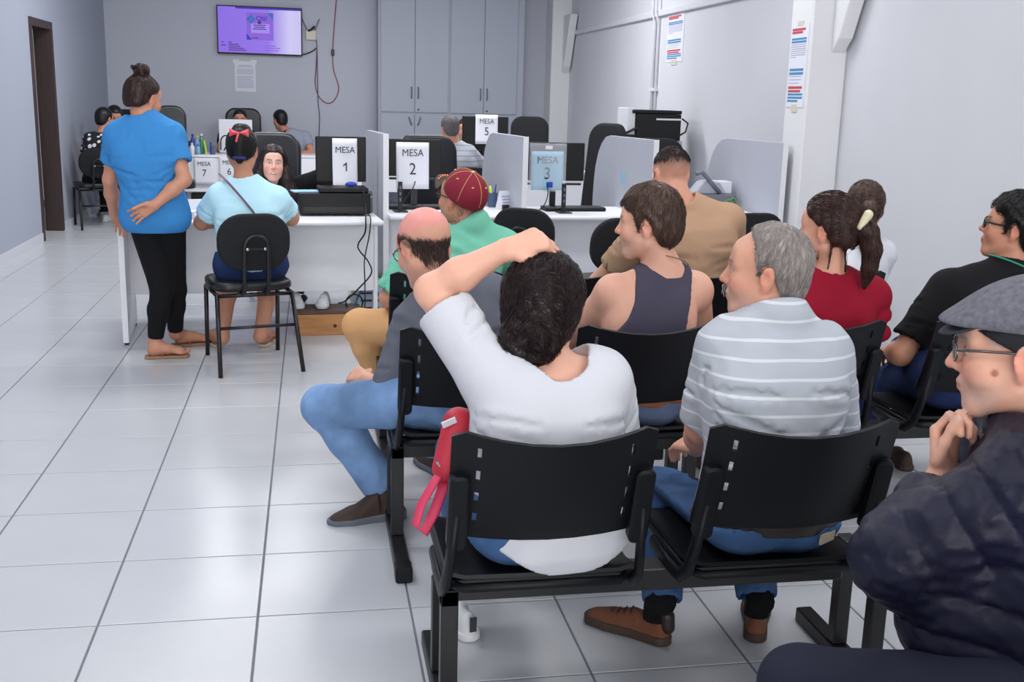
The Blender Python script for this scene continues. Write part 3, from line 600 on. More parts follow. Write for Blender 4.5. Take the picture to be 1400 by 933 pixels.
# ================================================================ visitor chairs (black pads on tube legs)
def visitor_chair(label, loc, rz, group='black visitor chairs at the desks'):
    r = thing('visitor_chair', label, 'chair', loc, rz, group)
    MB().prism(rrect(0.44, 0.42, 0.10, 6), 0.435, 0.485, M=Matrix.Translation((0, 0.02, 0))).obj('seat', M_leather, r, smooth='auto', bevel=0.018, seg=3)
    def bf(i, j):
        pass
    MBk = Matrix.Translation((0, -0.205, 0.71)) @ Matrix.Rotation(0.10, 4, 'X')
    bm = MB().prism(rrect(0.395, 0.315, 0.138, 8), -0.022, 0.022, axis='y').bm
    bmesh.ops.recalc_face_normals(bm, faces=bm.faces)
    bk = bm_obj('backrest', bm, M_fabric, r, smooth='auto', bevel=0.016, seg=3)
    for v in bk.data.vertices: v.co.y += 0.55 * v.co.x ** 2 * 1.1
    bk.matrix_local = MBk
    u = [(-0.065, 0.10, 0.425), (-0.065, -0.16, 0.415), (-0.065, -0.225, 0.44), (-0.065, -0.242, 0.52), (-0.064, -0.252, 0.68)]
    arc = [(-0.064 * math.cos(a), -0.256, 0.69 + 0.062 * math.sin(a)) for a in [k * math.pi / 8 for k in range(1, 8)]]
    u2 = u + arc + [(-x, y, z) for x, y, z in u[::-1]]
    MB().tube(u2, 0.0115, 10).obj('back_support', M_blackm, r, smooth=True)
    MB().box(-0.06, 0.06, -0.252, -0.243, 0.672, 0.686).obj('cross_plate', M_blackm, r)
    for s in (-1, 1):
        v = MB().lathe([(0.008, 0), (0.008, 0.004), (0.003, 0.006)], n=10).obj('bolt', M_chrome, r); v.matrix_local = Matrix.Translation((s * 0.048, -0.253, 0.679)) @ Matrix.Rotation(math.radians(90), 4, 'X')
        MB().tube([(s * 0.205, 0.22, 0.0), (s * 0.205, 0.19, 0.42)], 0.0125, 10).obj('leg', M_blackm, r, smooth=True)
        MB().tube([(s * 0.225, -0.34, 0.0), (s * 0.205, -0.18, 0.42)], 0.0125, 10).obj('leg', M_blackm, r, smooth=True)
        MB().tube([(s * 0.205, 0.19, 0.42), (s * 0.205, -0.18, 0.42)], 0.0115, 10).obj('side_rail', M_blackm, r, smooth=True)
    MB().tube([(-0.215, -0.245, 0.25), (0.215, -0.245, 0.25)], 0.009, 8).obj('stretcher', M_blackm, r, smooth=True)
    MB().tube([(-0.205, -0.17, 0.415), (0.205, -0.17, 0.415)], 0.0115, 8).obj('rear_rail', M_blackm, r, smooth=True)
    return r
vc = visitor_chair('black visitor chair under the woman in the pale blue shirt', (0.715, 3.20, 0), math.radians(14))
dup(vc, (2.43, 3.60, 0), math.radians(-30), 'empty black visitor chair behind the raised hand')
dup(vc, (2.74, 3.12, 0), math.radians(20), 'empty black visitor chair left of the man with brown hair')
dup(vc, (3.73, 3.45, 0), math.radians(5), 'black visitor chair back showing right of the beige shirt')
dup(vc, (-1.26, 9.66, 0), math.radians(20), 'black visitor chair by the left wall under the seated person')

# ================================================================ office chairs
def office_chair(label, loc, rz, w=0.48, top=1.22, m=None, group='black office chairs behind the desks', low=0.52):
    r = thing('office_chair', label, 'chair', loc, rz, group); m = m or M_leather
    bm = MB().prism(rrect(w, top - low, 0.13, 7), -0.04, 0.04, axis='y').bm
    bk = bm_obj('backrest', bm, m, r, smooth='auto', bevel=0.03, seg=3)
    for v in bk.data.vertices: v.co.y += 0.7 * v.co.x ** 2
    bk.matrix_local = Matrix.Translation((0, -0.25, (top + low) / 2)) @ Matrix.Rotation(0.10, 4, 'X')
    MB().prism(rrect(0.50, 0.48, 0.12, 6), 0.43, 0.51).obj('seat', m, r, smooth='auto', bevel=0.025, seg=3)
    MB().lathe([(0.03, 0.08), (0.03, 0.25), (0.022, 0.25), (0.022, 0.43)], n=14).obj('gas_column', M_blackm, r, smooth='auto')
    MB().box(-0.03, 0.03, -0.25, 0, 0.415, 0.43).box(-0.03, 0.03, -0.27, -0.24, 0.415, 0.60).obj('back_bracket', M_blackm, r)
    for k in range(5):
        a = math.radians(72 * k + 20); c_, s_ = math.cos(a), math.sin(a)
        lg = MB().tube([(0.02 * c_, 0.02 * s_, 0.10), (0.28 * c_, 0.28 * s_, 0.07)], [0.026, 0.016], 8).obj('base_leg', M_blackm, r, smooth=True)
        MB().tube([(0.28 * c_ - 0.01 * s_, 0.28 * s_ + 0.01 * c_, 0.027), (0.28 * c_ + 0.01 * s_, 0.28 * s_ - 0.01 * c_, 0.027)], 0.027, 10).obj('caster', M_blackm, lg)
    return r
office_chair('black leather office chair behind the smiling woman', (0.75, 5.15, 0), math.radians(172), 0.44, 1.215)
office_chair('black leather office chair behind the MESA 2 sheet', (2.02, 5.15, 0), math.radians(200), 0.50, 1.22)
office_chair('tall black chair seen side on right of the MESA 3 monitor', (3.13, 5.28, 0), math.radians(112), 0.42, 1.34, M_fabric)
office_chair('black chair showing above the divider with the blue note', (3.80, 5.35, 0), math.radians(170), 0.44, 1.225, M_fabric)
office_chair('dark mesh chair standing by the cupboard', (3.49, 8.95, 0), math.radians(178), 0.43, 1.315, M_fabric)
office_chair('black office chair at the far left by the left wall', (-1.14, 10.62, 0), math.radians(165), 0.42, 1.26)
office_chair('black office chair at the right of the blue shirted woman', (-0.46, 9.75, 0), math.radians(185), 0.34, 1.33)
office_chair('black leather chair behind the white laptop', (0.20, 11.78, 0), math.radians(180), 0.46, 1.29)

# ================================================================ second row of desks and what stands there
def back_desk(label, x0, x1, y0, y1, z1, z0):
    r = thing('office_desk', label, 'desk', (0, 0, 0), 0, 'pale desks of the second row')
    MB().box(x0, x1, y0, y1, z1 - 0.028, z1).obj('worktop', M_desk, r, bevel=0.003)
    MB().box(x0 + 0.02, x1 - 0.02, y0 + 0.02, y0 + 0.038, z0, z1 - 0.029).obj('front_panel', M_desk, r)
    for x in (x0, x1 - 0.03): MB().box(x, x + 0.03, y0 + 0.06, y1 - 0.03, 0, z1 - 0.029).obj('side_panel', M_desk, r)
    return r
back_desk('far pale desk with the MESA 7 and MESA 6 sheets on its front', -0.50, 0.62, 10.70, 11.25, 0.745, 0.30)
back_desk('far pale desk under the elbow of the woman with the lanyard', 0.66, 2.35, 10.95, 11.5, 0.745, 0.30)
back_desk('pale desk under the MESA 5 monitor', 2.45, 4.0, 8.28, 8.95, 0.765, 0.35)
sign('white sheet reading MESA 7 in a sleeve on the far desk front', 'MESA', '7', *(-0.197, 10.690, 0.394), 0.235, 0.315, 0.0, curl=0.006)
sign('white sheet reading MESA 6 partly hidden by the pale blue shirted woman', 'MESA', '6', *(0.096, 10.690, 0.415), 0.235, 0.315, 0.0, curl=0.006)
mn = monitor('black monitor by the cupboard, carrying the MESA 5 sheet', 2.87, 8.42, 0.765, 0.485, 0.30, 0.0, True, 0.25)
sign('white sheet reading MESA 5 in a plastic sleeve on the far monitor', 'MESA', '5', 2.88, 8.395, 1.035, 0.235, 0.30, 0.0, curl=0.012)
o = MB().box(-0.23, 0.20, -0.05, 0.05, 0, 0.20).obj('dark_case', M_screenb, None, bevel=0.004); o.location = (2.92, 8.52, 0.766); tag(o, 'black box under the MESA 5 monitor', 'box')
# white laptop lid
lp = thing('laptop', 'white open laptop hiding a face behind the pink bow', 'laptop', (0.165, 11.0, 0.746))
MB().box(-0.20, 0.20, 0.0, 0.30, 0, 0.02).obj('base', M_white, lp, bevel=0.004)
MB().box(-0.20, 0.20, -0.03, -0.012, 0.02, 0.42).obj('lid', M_white, lp, bevel=0.006)
# bottles and cups
def bottle(label, x, y, h, r, m, cap, z=0.746):
    b = thing('bottle', label, 'bottle', (x, y, z), 0, 'bottles and tins on the far desk')
    MB().lathe([(r * 0.9, 0), (r, 0.01), (r, h * 0.62), (r * 0.55, h * 0.78), (r * 0.38, h * 0.84), (r * 0.38, h * 0.92)], n=14).obj('body', m, b, smooth='auto')
    MB().lathe([(r * 0.45, h * 0.90), (r * 0.45, h)], n=12).obj('cap', cap, b)
bottle('tall green bottle on the far desk', *(-0.232, 10.850, 0.796)[:2], 0.245, 0.036, mat('green_glass', (60, 130, 90), rough=0.1, spec=0.6), M_white)
bottle('dark blue can with a blue top on the far desk', *(-0.341, 10.900, 0.792)[:2], 0.235, 0.032, M_blue, M_blue)
bottle('pale blue bottle with a yellow cap on the far desk', *(-0.278, 10.780, 0.773)[:2], 0.225, 0.034, mat('pale_blue_plastic', (120, 150, 190), rough=0.3), mat('yellow_cap', (210, 190, 50)))
bottle('small white bottle on the far desk', *(-0.334, 10.730, 0.740)[:2], 0.14, 0.032, M_white, M_white)
bottle('small clear blue bottle on the far desk', *(-0.266, 10.730, 0.741)[:2], 0.12, 0.030, mat('clear_blue', (130, 170, 210), rough=0.2), M_blue)
def cup(label, x, y, h, r, m):
    o = MB().lathe([(r * 0.85, 0), (r, h), (r * 0.9, h), (r * 0.75, 0.01)], n=14).obj('cup', m, None, smooth='auto'); o.location = (x, y, 0.746); tag(o, label, 'cup')
cup('brown cup left of the bottles on the far desk', *(-0.401, 10.900, 0.782)[:2], 0.15, 0.035, mat('brown_cup', (80, 60, 58)))
cup('smoked grey pen cup right of the bottles on the far desk', *(-0.100, 10.800, 0.766)[:2], 0.10, 0.034, mat('smoked_cup', (90, 100, 120), rough=0.2))
for (lb, px, m, tz) in (('yellow pen among the bottles on the far desk', 284, mat('neon_yellow', (200, 230, 60)), 0.17), ('blue pen by the smoked cup on the far desk', 288, M_blue, 0.15)):
    x, y = (-0.134, 10.800, 0.766)[:2]
    o = MB().tube([(0, 0, 0.005), ((px - 287) * 0.008, 0.0, tz)], 0.010, 8).obj('pen', m, None); o.location = (x + (px - 287) * 0.012, y - 0.05, 0.746); tag(o, lb, 'pen')
cable('headset_cable', [(-0.008, 10.850, 0.800), (-0.004, 10.850, 0.915), (0.032, 10.850, 0.968), (0.075, 10.850, 0.960), (0.063, 10.850, 0.863), (0.027, 10.850, 0.792)], 0.008, M_blackm, 'black looped cable standing on the far desk by the laptop')
# dark things under the far desk
o = MB().box(-0.09, 0.09, -0.2, 0.2, 0, 0.28).obj('floor_computer', M_screenb, None, bevel=0.005); o.location = (-0.28, 10.95, 0); tag(o, 'black tower computer on the floor under the MESA 7 desk', 'computer')
# wall printer on its stand
pt = thing('printer', 'black wall side printer under the conduits, with a white lid corner', 'printer', (4.159, 6.900, 1.165), 0)
MB().box(-0.16, 0.26, -0.2, 0.2, 0.0, 0.24).obj('body', M_screenb, pt, bevel=0.01, seg=2)
MB().box(-0.20, 0.27, -0.18, 0.22, 0.241, 0.272).obj('scanner_lid', M_screenb, pt, bevel=0.006)
MB().box(-0.24, -0.165, -0.16, 0.18, 0.05, 0.29).obj('side_cover', M_white, pt, bevel=0.006)
MB().box(0.02, 0.26, -0.203, -0.199, 0.185, 0.2).obj('indicator_strip', M_white, pt)
MB().tube([(0.30, -0.1, 0.20), (0.36, -0.1, 0.16), (0.34, -0.1, 0.08), (0.29, -0.1, 0.05)], 0.008, 8).obj('cable_loop', M_blackm, pt, smooth=True)
MB().add([(-0.16, -0.2, 0.12), (-0.16, 0.1, 0.12), (-0.34, -0.2, 0.03), (-0.34, 0.1, 0.03), (-0.16, -0.2, 0.10), (-0.16, 0.1, 0.10), (-0.34, -0.2, 0.01), (-0.34, 0.1, 0.01)], [(0, 1, 3, 2), (4, 6, 7, 5), (0, 2, 6, 4), (1, 5, 7, 3), (2, 3, 7, 6), (0, 4, 5, 1)]).obj('paper_tray', M_blackm, pt)
PRZ = pt.location.z
ps = thing('printer_stand', 'narrow grey cupboard carrying the black wall side printer', 'cabinet', (4.22, 6.92, 0))
MB().box(-0.2, 0.22, -0.22, 0.22, 0, PRZ).obj('carcass', M_cab, ps, bevel=0.004)
MB().box(-0.19, 0.21, -0.236, -0.221, 0.03, PRZ - 0.02).obj('door', M_cab, ps, bevel=0.003)
# papers and black block behind the MESA 3 monitor
o = MB().box(-0.14, 0.14, -0.1, 0.1, 0, 0.12).obj('paper_stack', M_paper, None, bevel=0.004); o.location = (3.62, 8.55, 0.766); tag(o, 'white paper stack on the far desk right of the MESA 3 monitor', 'papers')
o = MB().box(-0.02, 0.02, -0.08, 0.08, 0, 0.20).obj('file_holder', M_blackm, None, bevel=0.003); o.location = (3.84, 8.55, 0.766); tag(o, 'black upright file holder beside the white paper stack', 'holder')

# ================================================================ people: implicit bodies turned into one skin each
V3 = lambda *a: np.array(a, float)
def rotm(yaw=0, pitch=0, roll=0):                       # local x right, y forward, z up; yaw turns left, pitch lifts the chin
    y, p, r = (math.radians(a) for a in (yaw, pitch, roll))
    Rz = np.array([[math.cos(y), -math.sin(y), 0], [math.sin(y), math.cos(y), 0], [0, 0, 1]])
    Rx = np.array([[1, 0, 0], [0, math.cos(p), -math.sin(p)], [0, math.sin(p), math.cos(p)]])
    Ry = np.array([[math.cos(r), 0, math.sin(r)], [0, 1, 0], [-math.sin(r), 0, math.cos(r)]])
    return Rz @ Rx @ Ry
def cone(a, b, ra, rb, flat=None, fs=1.0):
    a, b = np.array(a, float), np.array(b, float); ab = b - a; L2 = max(ab @ ab, 1e-9)
    def fn(X, Y, Z):
        x, y, z = X - a[0], Y - a[1], Z - a[2]
        t = np.clip((x * ab[0] + y * ab[1] + z * ab[2]) / L2, 0, 1)
        x = x - t * ab[0]; y = y - t * ab[1]; z = z - t * ab[2]
        q = x * x + y * y + z * z
        if flat is not None:
            f = np.array(flat, float); f /= np.linalg.norm(f)
            dn = x * f[0] + y * f[1] + z * f[2]; q = q + dn * dn * (1 / fs ** 2 - 1)
        return np.sqrt(q) - (ra + t * (rb - ra))
    r = max(ra, rb)
    return fn, np.minimum(a, b) - r, np.maximum(a, b) + r
def ell(c, r, R=None):
    c, r = np.array(c, float), np.array(r, float); R = np.eye(3) if R is None else R
    def fn(X, Y, Z):
        x, y, z = X - c[0], Y - c[1], Z - c[2]
        l = [R[0, i] * x + R[1, i] * y + R[2, i] * z for i in range(3)]
        q = (l[0] / r[0]) ** 2 + (l[1] / r[1]) ** 2 + (l[2] / r[2]) ** 2
        q2 = (l[0] / r[0] ** 2) ** 2 + (l[1] / r[1] ** 2) ** 2 + (l[2] / r[2] ** 2) ** 2
        k0 = np.sqrt(q); return k0 * (k0 - 1) / np.maximum(np.sqrt(q2), 1e-6)
    e = np.abs(R) @ r
    return fn, c - e, c + e
def smin(a, b, k):
    if k <= 0: return np.minimum(a, b)
    h = np.maximum(k - np.abs(a - b), 0) / k
    return np.minimum(a, b) - h * h * k * 0.25
def capped(outer, e, d, inner=None, k=0.010):            # a cone with a flat, hollow end at e (d points out of the end)
    d = np.array(d, float) / np.linalg.norm(d)
    def fn(X, Y, Z):
        r = -smin(-outer[0](X, Y, Z), -((X - e[0]) * d[0] + (Y - e[1]) * d[1] + (Z - e[2]) * d[2]), k)
        return r if inner is None else -smin(-r, inner[0](X, Y, Z), k * 0.6)
    return fn, outer[1], outer[2]
def off(prim, t): return (lambda X, Y, Z: prim[0](X, Y, Z) - t), prim[1] - t, prim[2] + t
class Vol:
    def __init__(s, prims, h, pad=0.03):
        lo = np.min([p[1] for p, k in prims], 0) - pad; hi = np.max([p[2] for p, k in prims], 0) + pad
        s.h = h; s.lo = lo; n = np.ceil((hi - lo) / h).astype(int) + 1
        s.ax = [(lo[i] + h * np.arange(n[i])).astype(np.float32) for i in range(3)]
        s.D = np.full(n, 0.12, np.float32)
        for p, k in prims: s.add(p, k)
    def reg(s, lo, hi, m):
        sl = []
        for i in range(3):
            a = max(int((lo[i] - m - s.lo[i]) / s.h), 0); b = min(int((hi[i] + m - s.lo[i]) / s.h) + 2, len(s.ax[i]))
            if b <= a: return None
            sl.append(slice(a, b))
        return tuple(sl)
    def grid(s, sl): return s.ax[0][sl[0]][:, None, None], s.ax[1][sl[1]][None, :, None], s.ax[2][sl[2]][None, None, :]
    def add(s, p, k=0.02):
        sl = s.reg(p[1], p[2], k + 2 * s.h)
        if sl is None: return
        s.D[sl] = smin(s.D[sl], p[0](*s.grid(sl)).astype(np.float32), k)
    def sub(s, p, k=0.0):
        sl = s.reg(p[1], p[2], k + 2 * s.h)
        if sl is None: return
        d = p[0](*s.grid(sl)).astype(np.float32)
        s.D[sl] = -smin(-s.D[sl], d, k)
    def cut(s, pt, nrm, lo=None, hi=None):                # removes the side the normal points to
        sl = (slice(None),) * 3 if lo is None else s.reg(np.array(lo), np.array(hi), 0)
        if sl is None: return
        nrm = np.array(nrm, float); nrm /= np.linalg.norm(nrm); X, Y, Z = s.grid(sl)
        s.D[sl] = np.maximum(s.D[sl], ((X - pt[0]) * nrm[0] + (Y - pt[1]) * nrm[1] + (Z - pt[2]) * nrm[2]).astype(np.float32))
    def warp(s, fn, w=0.03):                              # adds fn(x,y,z) near the surface
        i = np.nonzero(np.abs(s.D) < w)
        s.D[i] += fn(s.ax[0][i[0]], s.ax[1][i[1]], s.ax[2][i[2]]).astype(np.float32)
    def region(s, fn):                                    # intersects with fn<0
        i = np.nonzero(s.D < 0.04)
        s.D[i] = np.maximum(s.D[i], fn(s.ax[0][i[0]], s.ax[1][i[1]], s.ax[2][i[2]]).astype(np.float32))
    def region_s(s, fn, k):
        i = np.nonzero(s.D < 0.05)
        s.D[i] = -smin(-s.D[i], -fn(s.ax[0][i[0]], s.ax[1][i[1]], s.ax[2][i[2]]).astype(np.float32), k)
    def drape(s, folds, n=4):                             # lays straight fold lines onto the surface
        A = np.array([f[0] for f in folds]); B = np.array([f[1] for f in folds]); out = []; pts = []
        for k in range(n + 1):
            p = A + (B - A) * (k / n)
            for it in range(5): p = p - s.grad(p) * s.sample(p)[:, None] * 0.9
            pts.append(p)
        for i, f in enumerate(folds):
            for k in range(n):
                e = math.sin(math.pi * (k + 0.5) / n) ** 0.5
                out.append((pts[k][i], pts[k + 1][i], f[2], f[3] * e))
        return out
    def sample(s, P):
        q = (P - np.array(s.lo)[None]) / s.h; n = np.array(s.D.shape); q = np.clip(q, 0, n - 2.001); i = q.astype(int); f = q - i; out = 0
        for a in (0, 1):
            for b in (0, 1):
                for c in (0, 1):
                    w = np.where(a, f[:, 0], 1 - f[:, 0]) * np.where(b, f[:, 1], 1 - f[:, 1]) * np.where(c, f[:, 2], 1 - f[:, 2])
                    out = out + w * s.D[i[:, 0] + a, i[:, 1] + b, i[:, 2] + c]
        return out
    def grad(s, P):
        e = s.h; g = np.stack([s.sample(P + d) - s.sample(P - d) for d in np.eye(3) * e], 1)
        return g / np.maximum(np.linalg.norm(g, axis=1, keepdims=True), 1e-6)
    def mesh(s, name, m, parent=None, color=None, base=(0, 0, 0)):
        D = s.D; nx, ny, nz = D.shape
        D = D.copy(); D[0], D[-1], D[:, 0], D[:, -1], D[:, :, 0], D[:, :, -1] = (0.1,) * 6
        I = D < 0
        c = I[:-1, :-1, :-1].astype(np.int8)
        cnt = np.zeros((nx - 1, ny - 1, nz - 1), np.int8)
        offs = [(a, b, d) for a in (0, 1) for b in (0, 1) for d in (0, 1)]
        for a, b, d in offs: cnt += I[a:nx - 1 + a, b:ny - 1 + b, d:nz - 1 + d]
        act = (cnt > 0) & (cnt < 8); idx = np.nonzero(act); n = len(idx[0])
        cor = {o: D[idx[0] + o[0], idx[1] + o[1], idx[2] + o[2]] for o in offs}
        acc = np.zeros((n, 3)); w = np.zeros(n)
        for o in offs:
            for k in range(3):
                if o[k] == 0:
                    q = list(o); q[k] = 1; q = tuple(q); A, B = cor[o], cor[q]; x = (A < 0) != (B < 0)
                    t = np.where(x, A / np.where(A - B == 0, 1, A - B), 0); p = np.tile(np.array(o, float), (n, 1)); p[:, k] += t
                    acc += p * x[:, None]; w += x
        v = acc / w[:, None] + np.stack(idx, 1)
        V = np.array(s.lo)[None] + v * s.h
        ids = np.full(act.shape, -1, np.int32); ids[idx] = np.arange(n)
        quads = []
        for k in range(3):
            a, b = [(1, 2), (2, 0), (0, 1)][k]
            s0 = [slice(1, -1)] * 3; s0[k] = slice(0, -1); s1 = [slice(1, -1)] * 3; s1[k] = slice(1, None)
            # edges along axis k from grid node p
            A = I[tuple(s0)]; B = I[tuple(s1)]
            for flip in (0, 1):
                e = np.nonzero((A & ~B) if not flip else (~A & B))
                p = [e[0] + (1 if k != 0 else 0), e[1] + (1 if k != 1 else 0), e[2] + (1 if k != 2 else 0)]
                def g(da, db):
                    q = [p[0], p[1], p[2]]; q[a] = q[a] - da; q[b] = q[b] - db
                    return ids[q[0], q[1], q[2]]
                Q = np.stack([g(1, 1), g(0, 1), g(0, 0), g(1, 0)], 1)
                quads.append(Q if not flip else Q[:, ::-1])
        Q = np.concatenate(quads); Q = Q[(Q >= 0).all(1)]
        me = bpy.data.meshes.new(name); me.vertices.add(n); me.vertices.foreach_set('co', (V - np.array(base)[None]).astype(np.float32).ravel())
        me.loops.add(Q.size); me.loops.foreach_set('vertex_index', Q.ravel().astype(np.int32))
        me.polygons.add(len(Q)); me.polygons.foreach_set('loop_start', np.arange(0, Q.size, 4, dtype=np.int32))
        me.polygons.foreach_set('use_smooth', np.ones(len(Q), bool))
        me.update(calc_edges=True)
        if color is not None:
            at = me.color_attributes.new('col', 'FLOAT_COLOR', 'POINT'); col = np.ones((n, 4), np.float32); col[:, :3] = color(V)
            at.data.foreach_set('color', col.ravel())
        o = bpy.data.objects.new(name, me); C.objects.link(o)
        if m: me.materials.append(m)
        if parent: o.parent = parent
        return o
def wrinkle(amp, freq, seed, dirs=None):
    r = np.random.RandomState(seed); W = []
    for i in range(6):
        d = r.normal(size=3) * np.array(dirs if dirs else (1, 1, 1)); d /= np.linalg.norm(d); W.append((d * freq * 2.6 * r.uniform(0.5, 1.6), r.uniform(0, 6.28), r.uniform(0.5, 1)))
    e = r.normal(size=3) * 9
    def fn(x, y, z):
        q = 1.6 * np.sin(x * e[0] + y * e[1] + z * e[2]) + 0.8 * np.sin(x * e[1] * 2.3 - z * e[0] * 2.1); t = 0
        for d, p, a in W: t = t + a * (1 - 2 * np.abs(np.sin((x * d[0] + y * d[1] + z * d[2] + p) * 0.5 + q)) ** 0.8)
        return -amp * 1.3 * t / 3 * (0.55 + 0.45 * np.sin(x * e[2] * 1.3 + y * e[0] + z * e[1] * 1.5))
    return fn
def lc(c): return np.array(lin(c)[:3])
def mixc(col, c, w): return col * (1 - w[:, None]) + lc(c)[None] * w[:, None]
def sstep(x, a, b): t = np.clip((x - a) / (b - a), 0, 1); return t * t * (3 - 2 * t)

M_skin = mat('skin', (200, 150, 130), rough=0.5, spec=0.35, attr=True, sss=0.12, bump=0.06, bscale=350, var=0.05, vscale=25)
def cloth(name, rgb, **k):
    k.setdefault('rough', 0.88); k.setdefault('bump', 0.12); k.setdefault('bscale', 420); k.setdefault('spec', 0.25)
    return mat(name, rgb, **k)
def hairm(name, rgb, rough=0.40, stretch=(1, 1, 0.12), var=0.55, vscale=160):
    return mat(name, rgb, rough=rough, spec=0.4, bump=0.5, bscale=170, var=var, vscale=vscale, stretch=stretch)

def head_prims(c, R, s=1.0, fat=1.0, wom=False, jaw=1.0):
    T_ = lambda x, y, z: c + R @ (np.array([x, y, z]) * s)
    E = lambda x, y, z, a, b, d: ell(T_(x, y, z), np.array([a, b, d]) * s, R)
    K = lambda p, q, ra, rb: cone(T_(*p), T_(*q), ra * s, rb * s)
    f = fat
    P = [(E(0, -0.014, 0.036, 0.075, 0.095, 0.083), 0.02), (E(0, 0.026, -0.03, 0.060 * f, 0.062, 0.075), 0.035),
         (E(0, 0.068, 0.045, 0.050, 0.018, 0.028), 0.03)]
    for q in (-1, 1):
        P += [(K((q * 0.052 * f, -0.002, -0.055), (q * 0.020, 0.062, -0.098), 0.019 * f * jaw, 0.018), 0.03),
              (E(q * 0.036 * f, 0.060, -0.03, 0.026, 0.024, 0.026), 0.03),
              (K((q * 0.012, 0.083, 0.022), (q * 0.046, 0.066, 0.020), 0.009, 0.008), 0.02)]
    P += [(E(0, 0.070, -0.103, 0.022 * jaw, 0.018, 0.016), 0.025),
          (E(0, 0.074, -0.062, 0.026, 0.020, 0.022), 0.025)]
    N = [(E(q * 0.031, 0.097, 0.004, 0.017, 0.013, 0.011), 0.014) for q in (-1, 1)]
    F = [(E(q * 0.031, 0.0735, 0.003, 0.0135, 0.0125, 0.0105), 0.003) for q in (-1, 1)]
    F += [(K((0, 0.086, 0.014), (0, 0.109, -0.026), 0.0075, 0.0105), 0.012)]
    for q in (-1, 1): F += [(E(q * 0.0115, 0.096, -0.031, 0.008, 0.010, 0.0075), 0.006)]
    F += [(E(0, 0.092, -0.0575, 0.021, 0.009, 0.0055), 0.006), (E(0, 0.091, -0.0685, 0.019, 0.009, 0.0065), 0.005)]
    for q in (-1, 1):                                        # ears
        Re = R @ rotm(q * -22, 0, q * 8)
        F += [(ell(T_(q * 0.079, -0.012, -0.008), np.array([0.0085, 0.019, 0.033]) * s, Re), 0.008),
              (E(q * 0.074, -0.006, -0.036, 0.007, 0.009, 0.010), 0.008)]
    G = [(ell(T_(q * 0.0885, -0.008, -0.004), np.array([0.006, 0.0095, 0.017]) * s, R @ rotm(q * -22, 0, q * 8)), 0.006) for q in (-1, 1)]
    return P, N, F, G
def hand_prims(W, d, th, side, curl=(25, 35, 25), spread=0.0, thumb=(30, 20), s=1.0, fingers=None):
    W, d, th = (np.array(a, float) for a in (W, d, th)); d = d / np.linalg.norm(d)
    x = th - (th @ d) * d; x /= np.linalg.norm(x); z = np.cross(x, d) * (1 if side == 'L' else -1)   # z: back of the hand
    T_ = lambda a, b, c: W + (a * x + b * d + c * z) * s
    P = []
    xs = (0.0295, 0.0098, -0.0098, -0.0285); by = (0.086, 0.090, 0.086, 0.078)
    ln = ((0.042, 0.026, 0.021), (0.046, 0.029, 0.022), (0.042, 0.027, 0.021), (0.033, 0.020, 0.019))
    for i in range(4):
        P.append((cone(T_(xs[i] * 0.55, 0.006, -0.002), T_(xs[i], by[i], 0.001), 0.0135 * s, 0.0108 * s), 0.016))
    P.append((cone(T_(0.012, 0.02, -0.008), T_(0.028, 0.045, -0.012), 0.015 * s, 0.013 * s), 0.012))
    for i in range(4):
        c3 = fingers[i] if fingers else curl
        p = np.array([xs[i], by[i], 0.0]); a = 0; dirx = (1.5 - i) * spread; r = 0.0092 if i < 3 else 0.0080
        for j in range(3):
            a += math.radians(c3[j]); v = np.array([dirx, math.cos(a), -math.sin(a)]); q = p + v * ln[i][j]
            P.append((cone(T_(*p), T_(*q), (r - 0.0006 * j) * s, (r - 0.0006 * (j + 1)) * s), 0.0035)); p = q
    p = np.array([0.030, 0.028, -0.010]); a0, a1 = math.radians(thumb[0]), math.radians(thumb[1]); a = a0
    for j, (L, r) in enumerate(((0.040, 0.0125), (0.032, 0.0108), (0.025, 0.0095))):
        v = np.array([math.sin(a) * 0.9, math.cos(a) * 0.85, -0.35 - 0.1 * j]); v /= np.linalg.norm(v); q = p + v * L
        P.append((cone(T_(*p), T_(*q), r * s, (r - 0.0012) * s), 0.006)); p = q; a -= a1
    return P

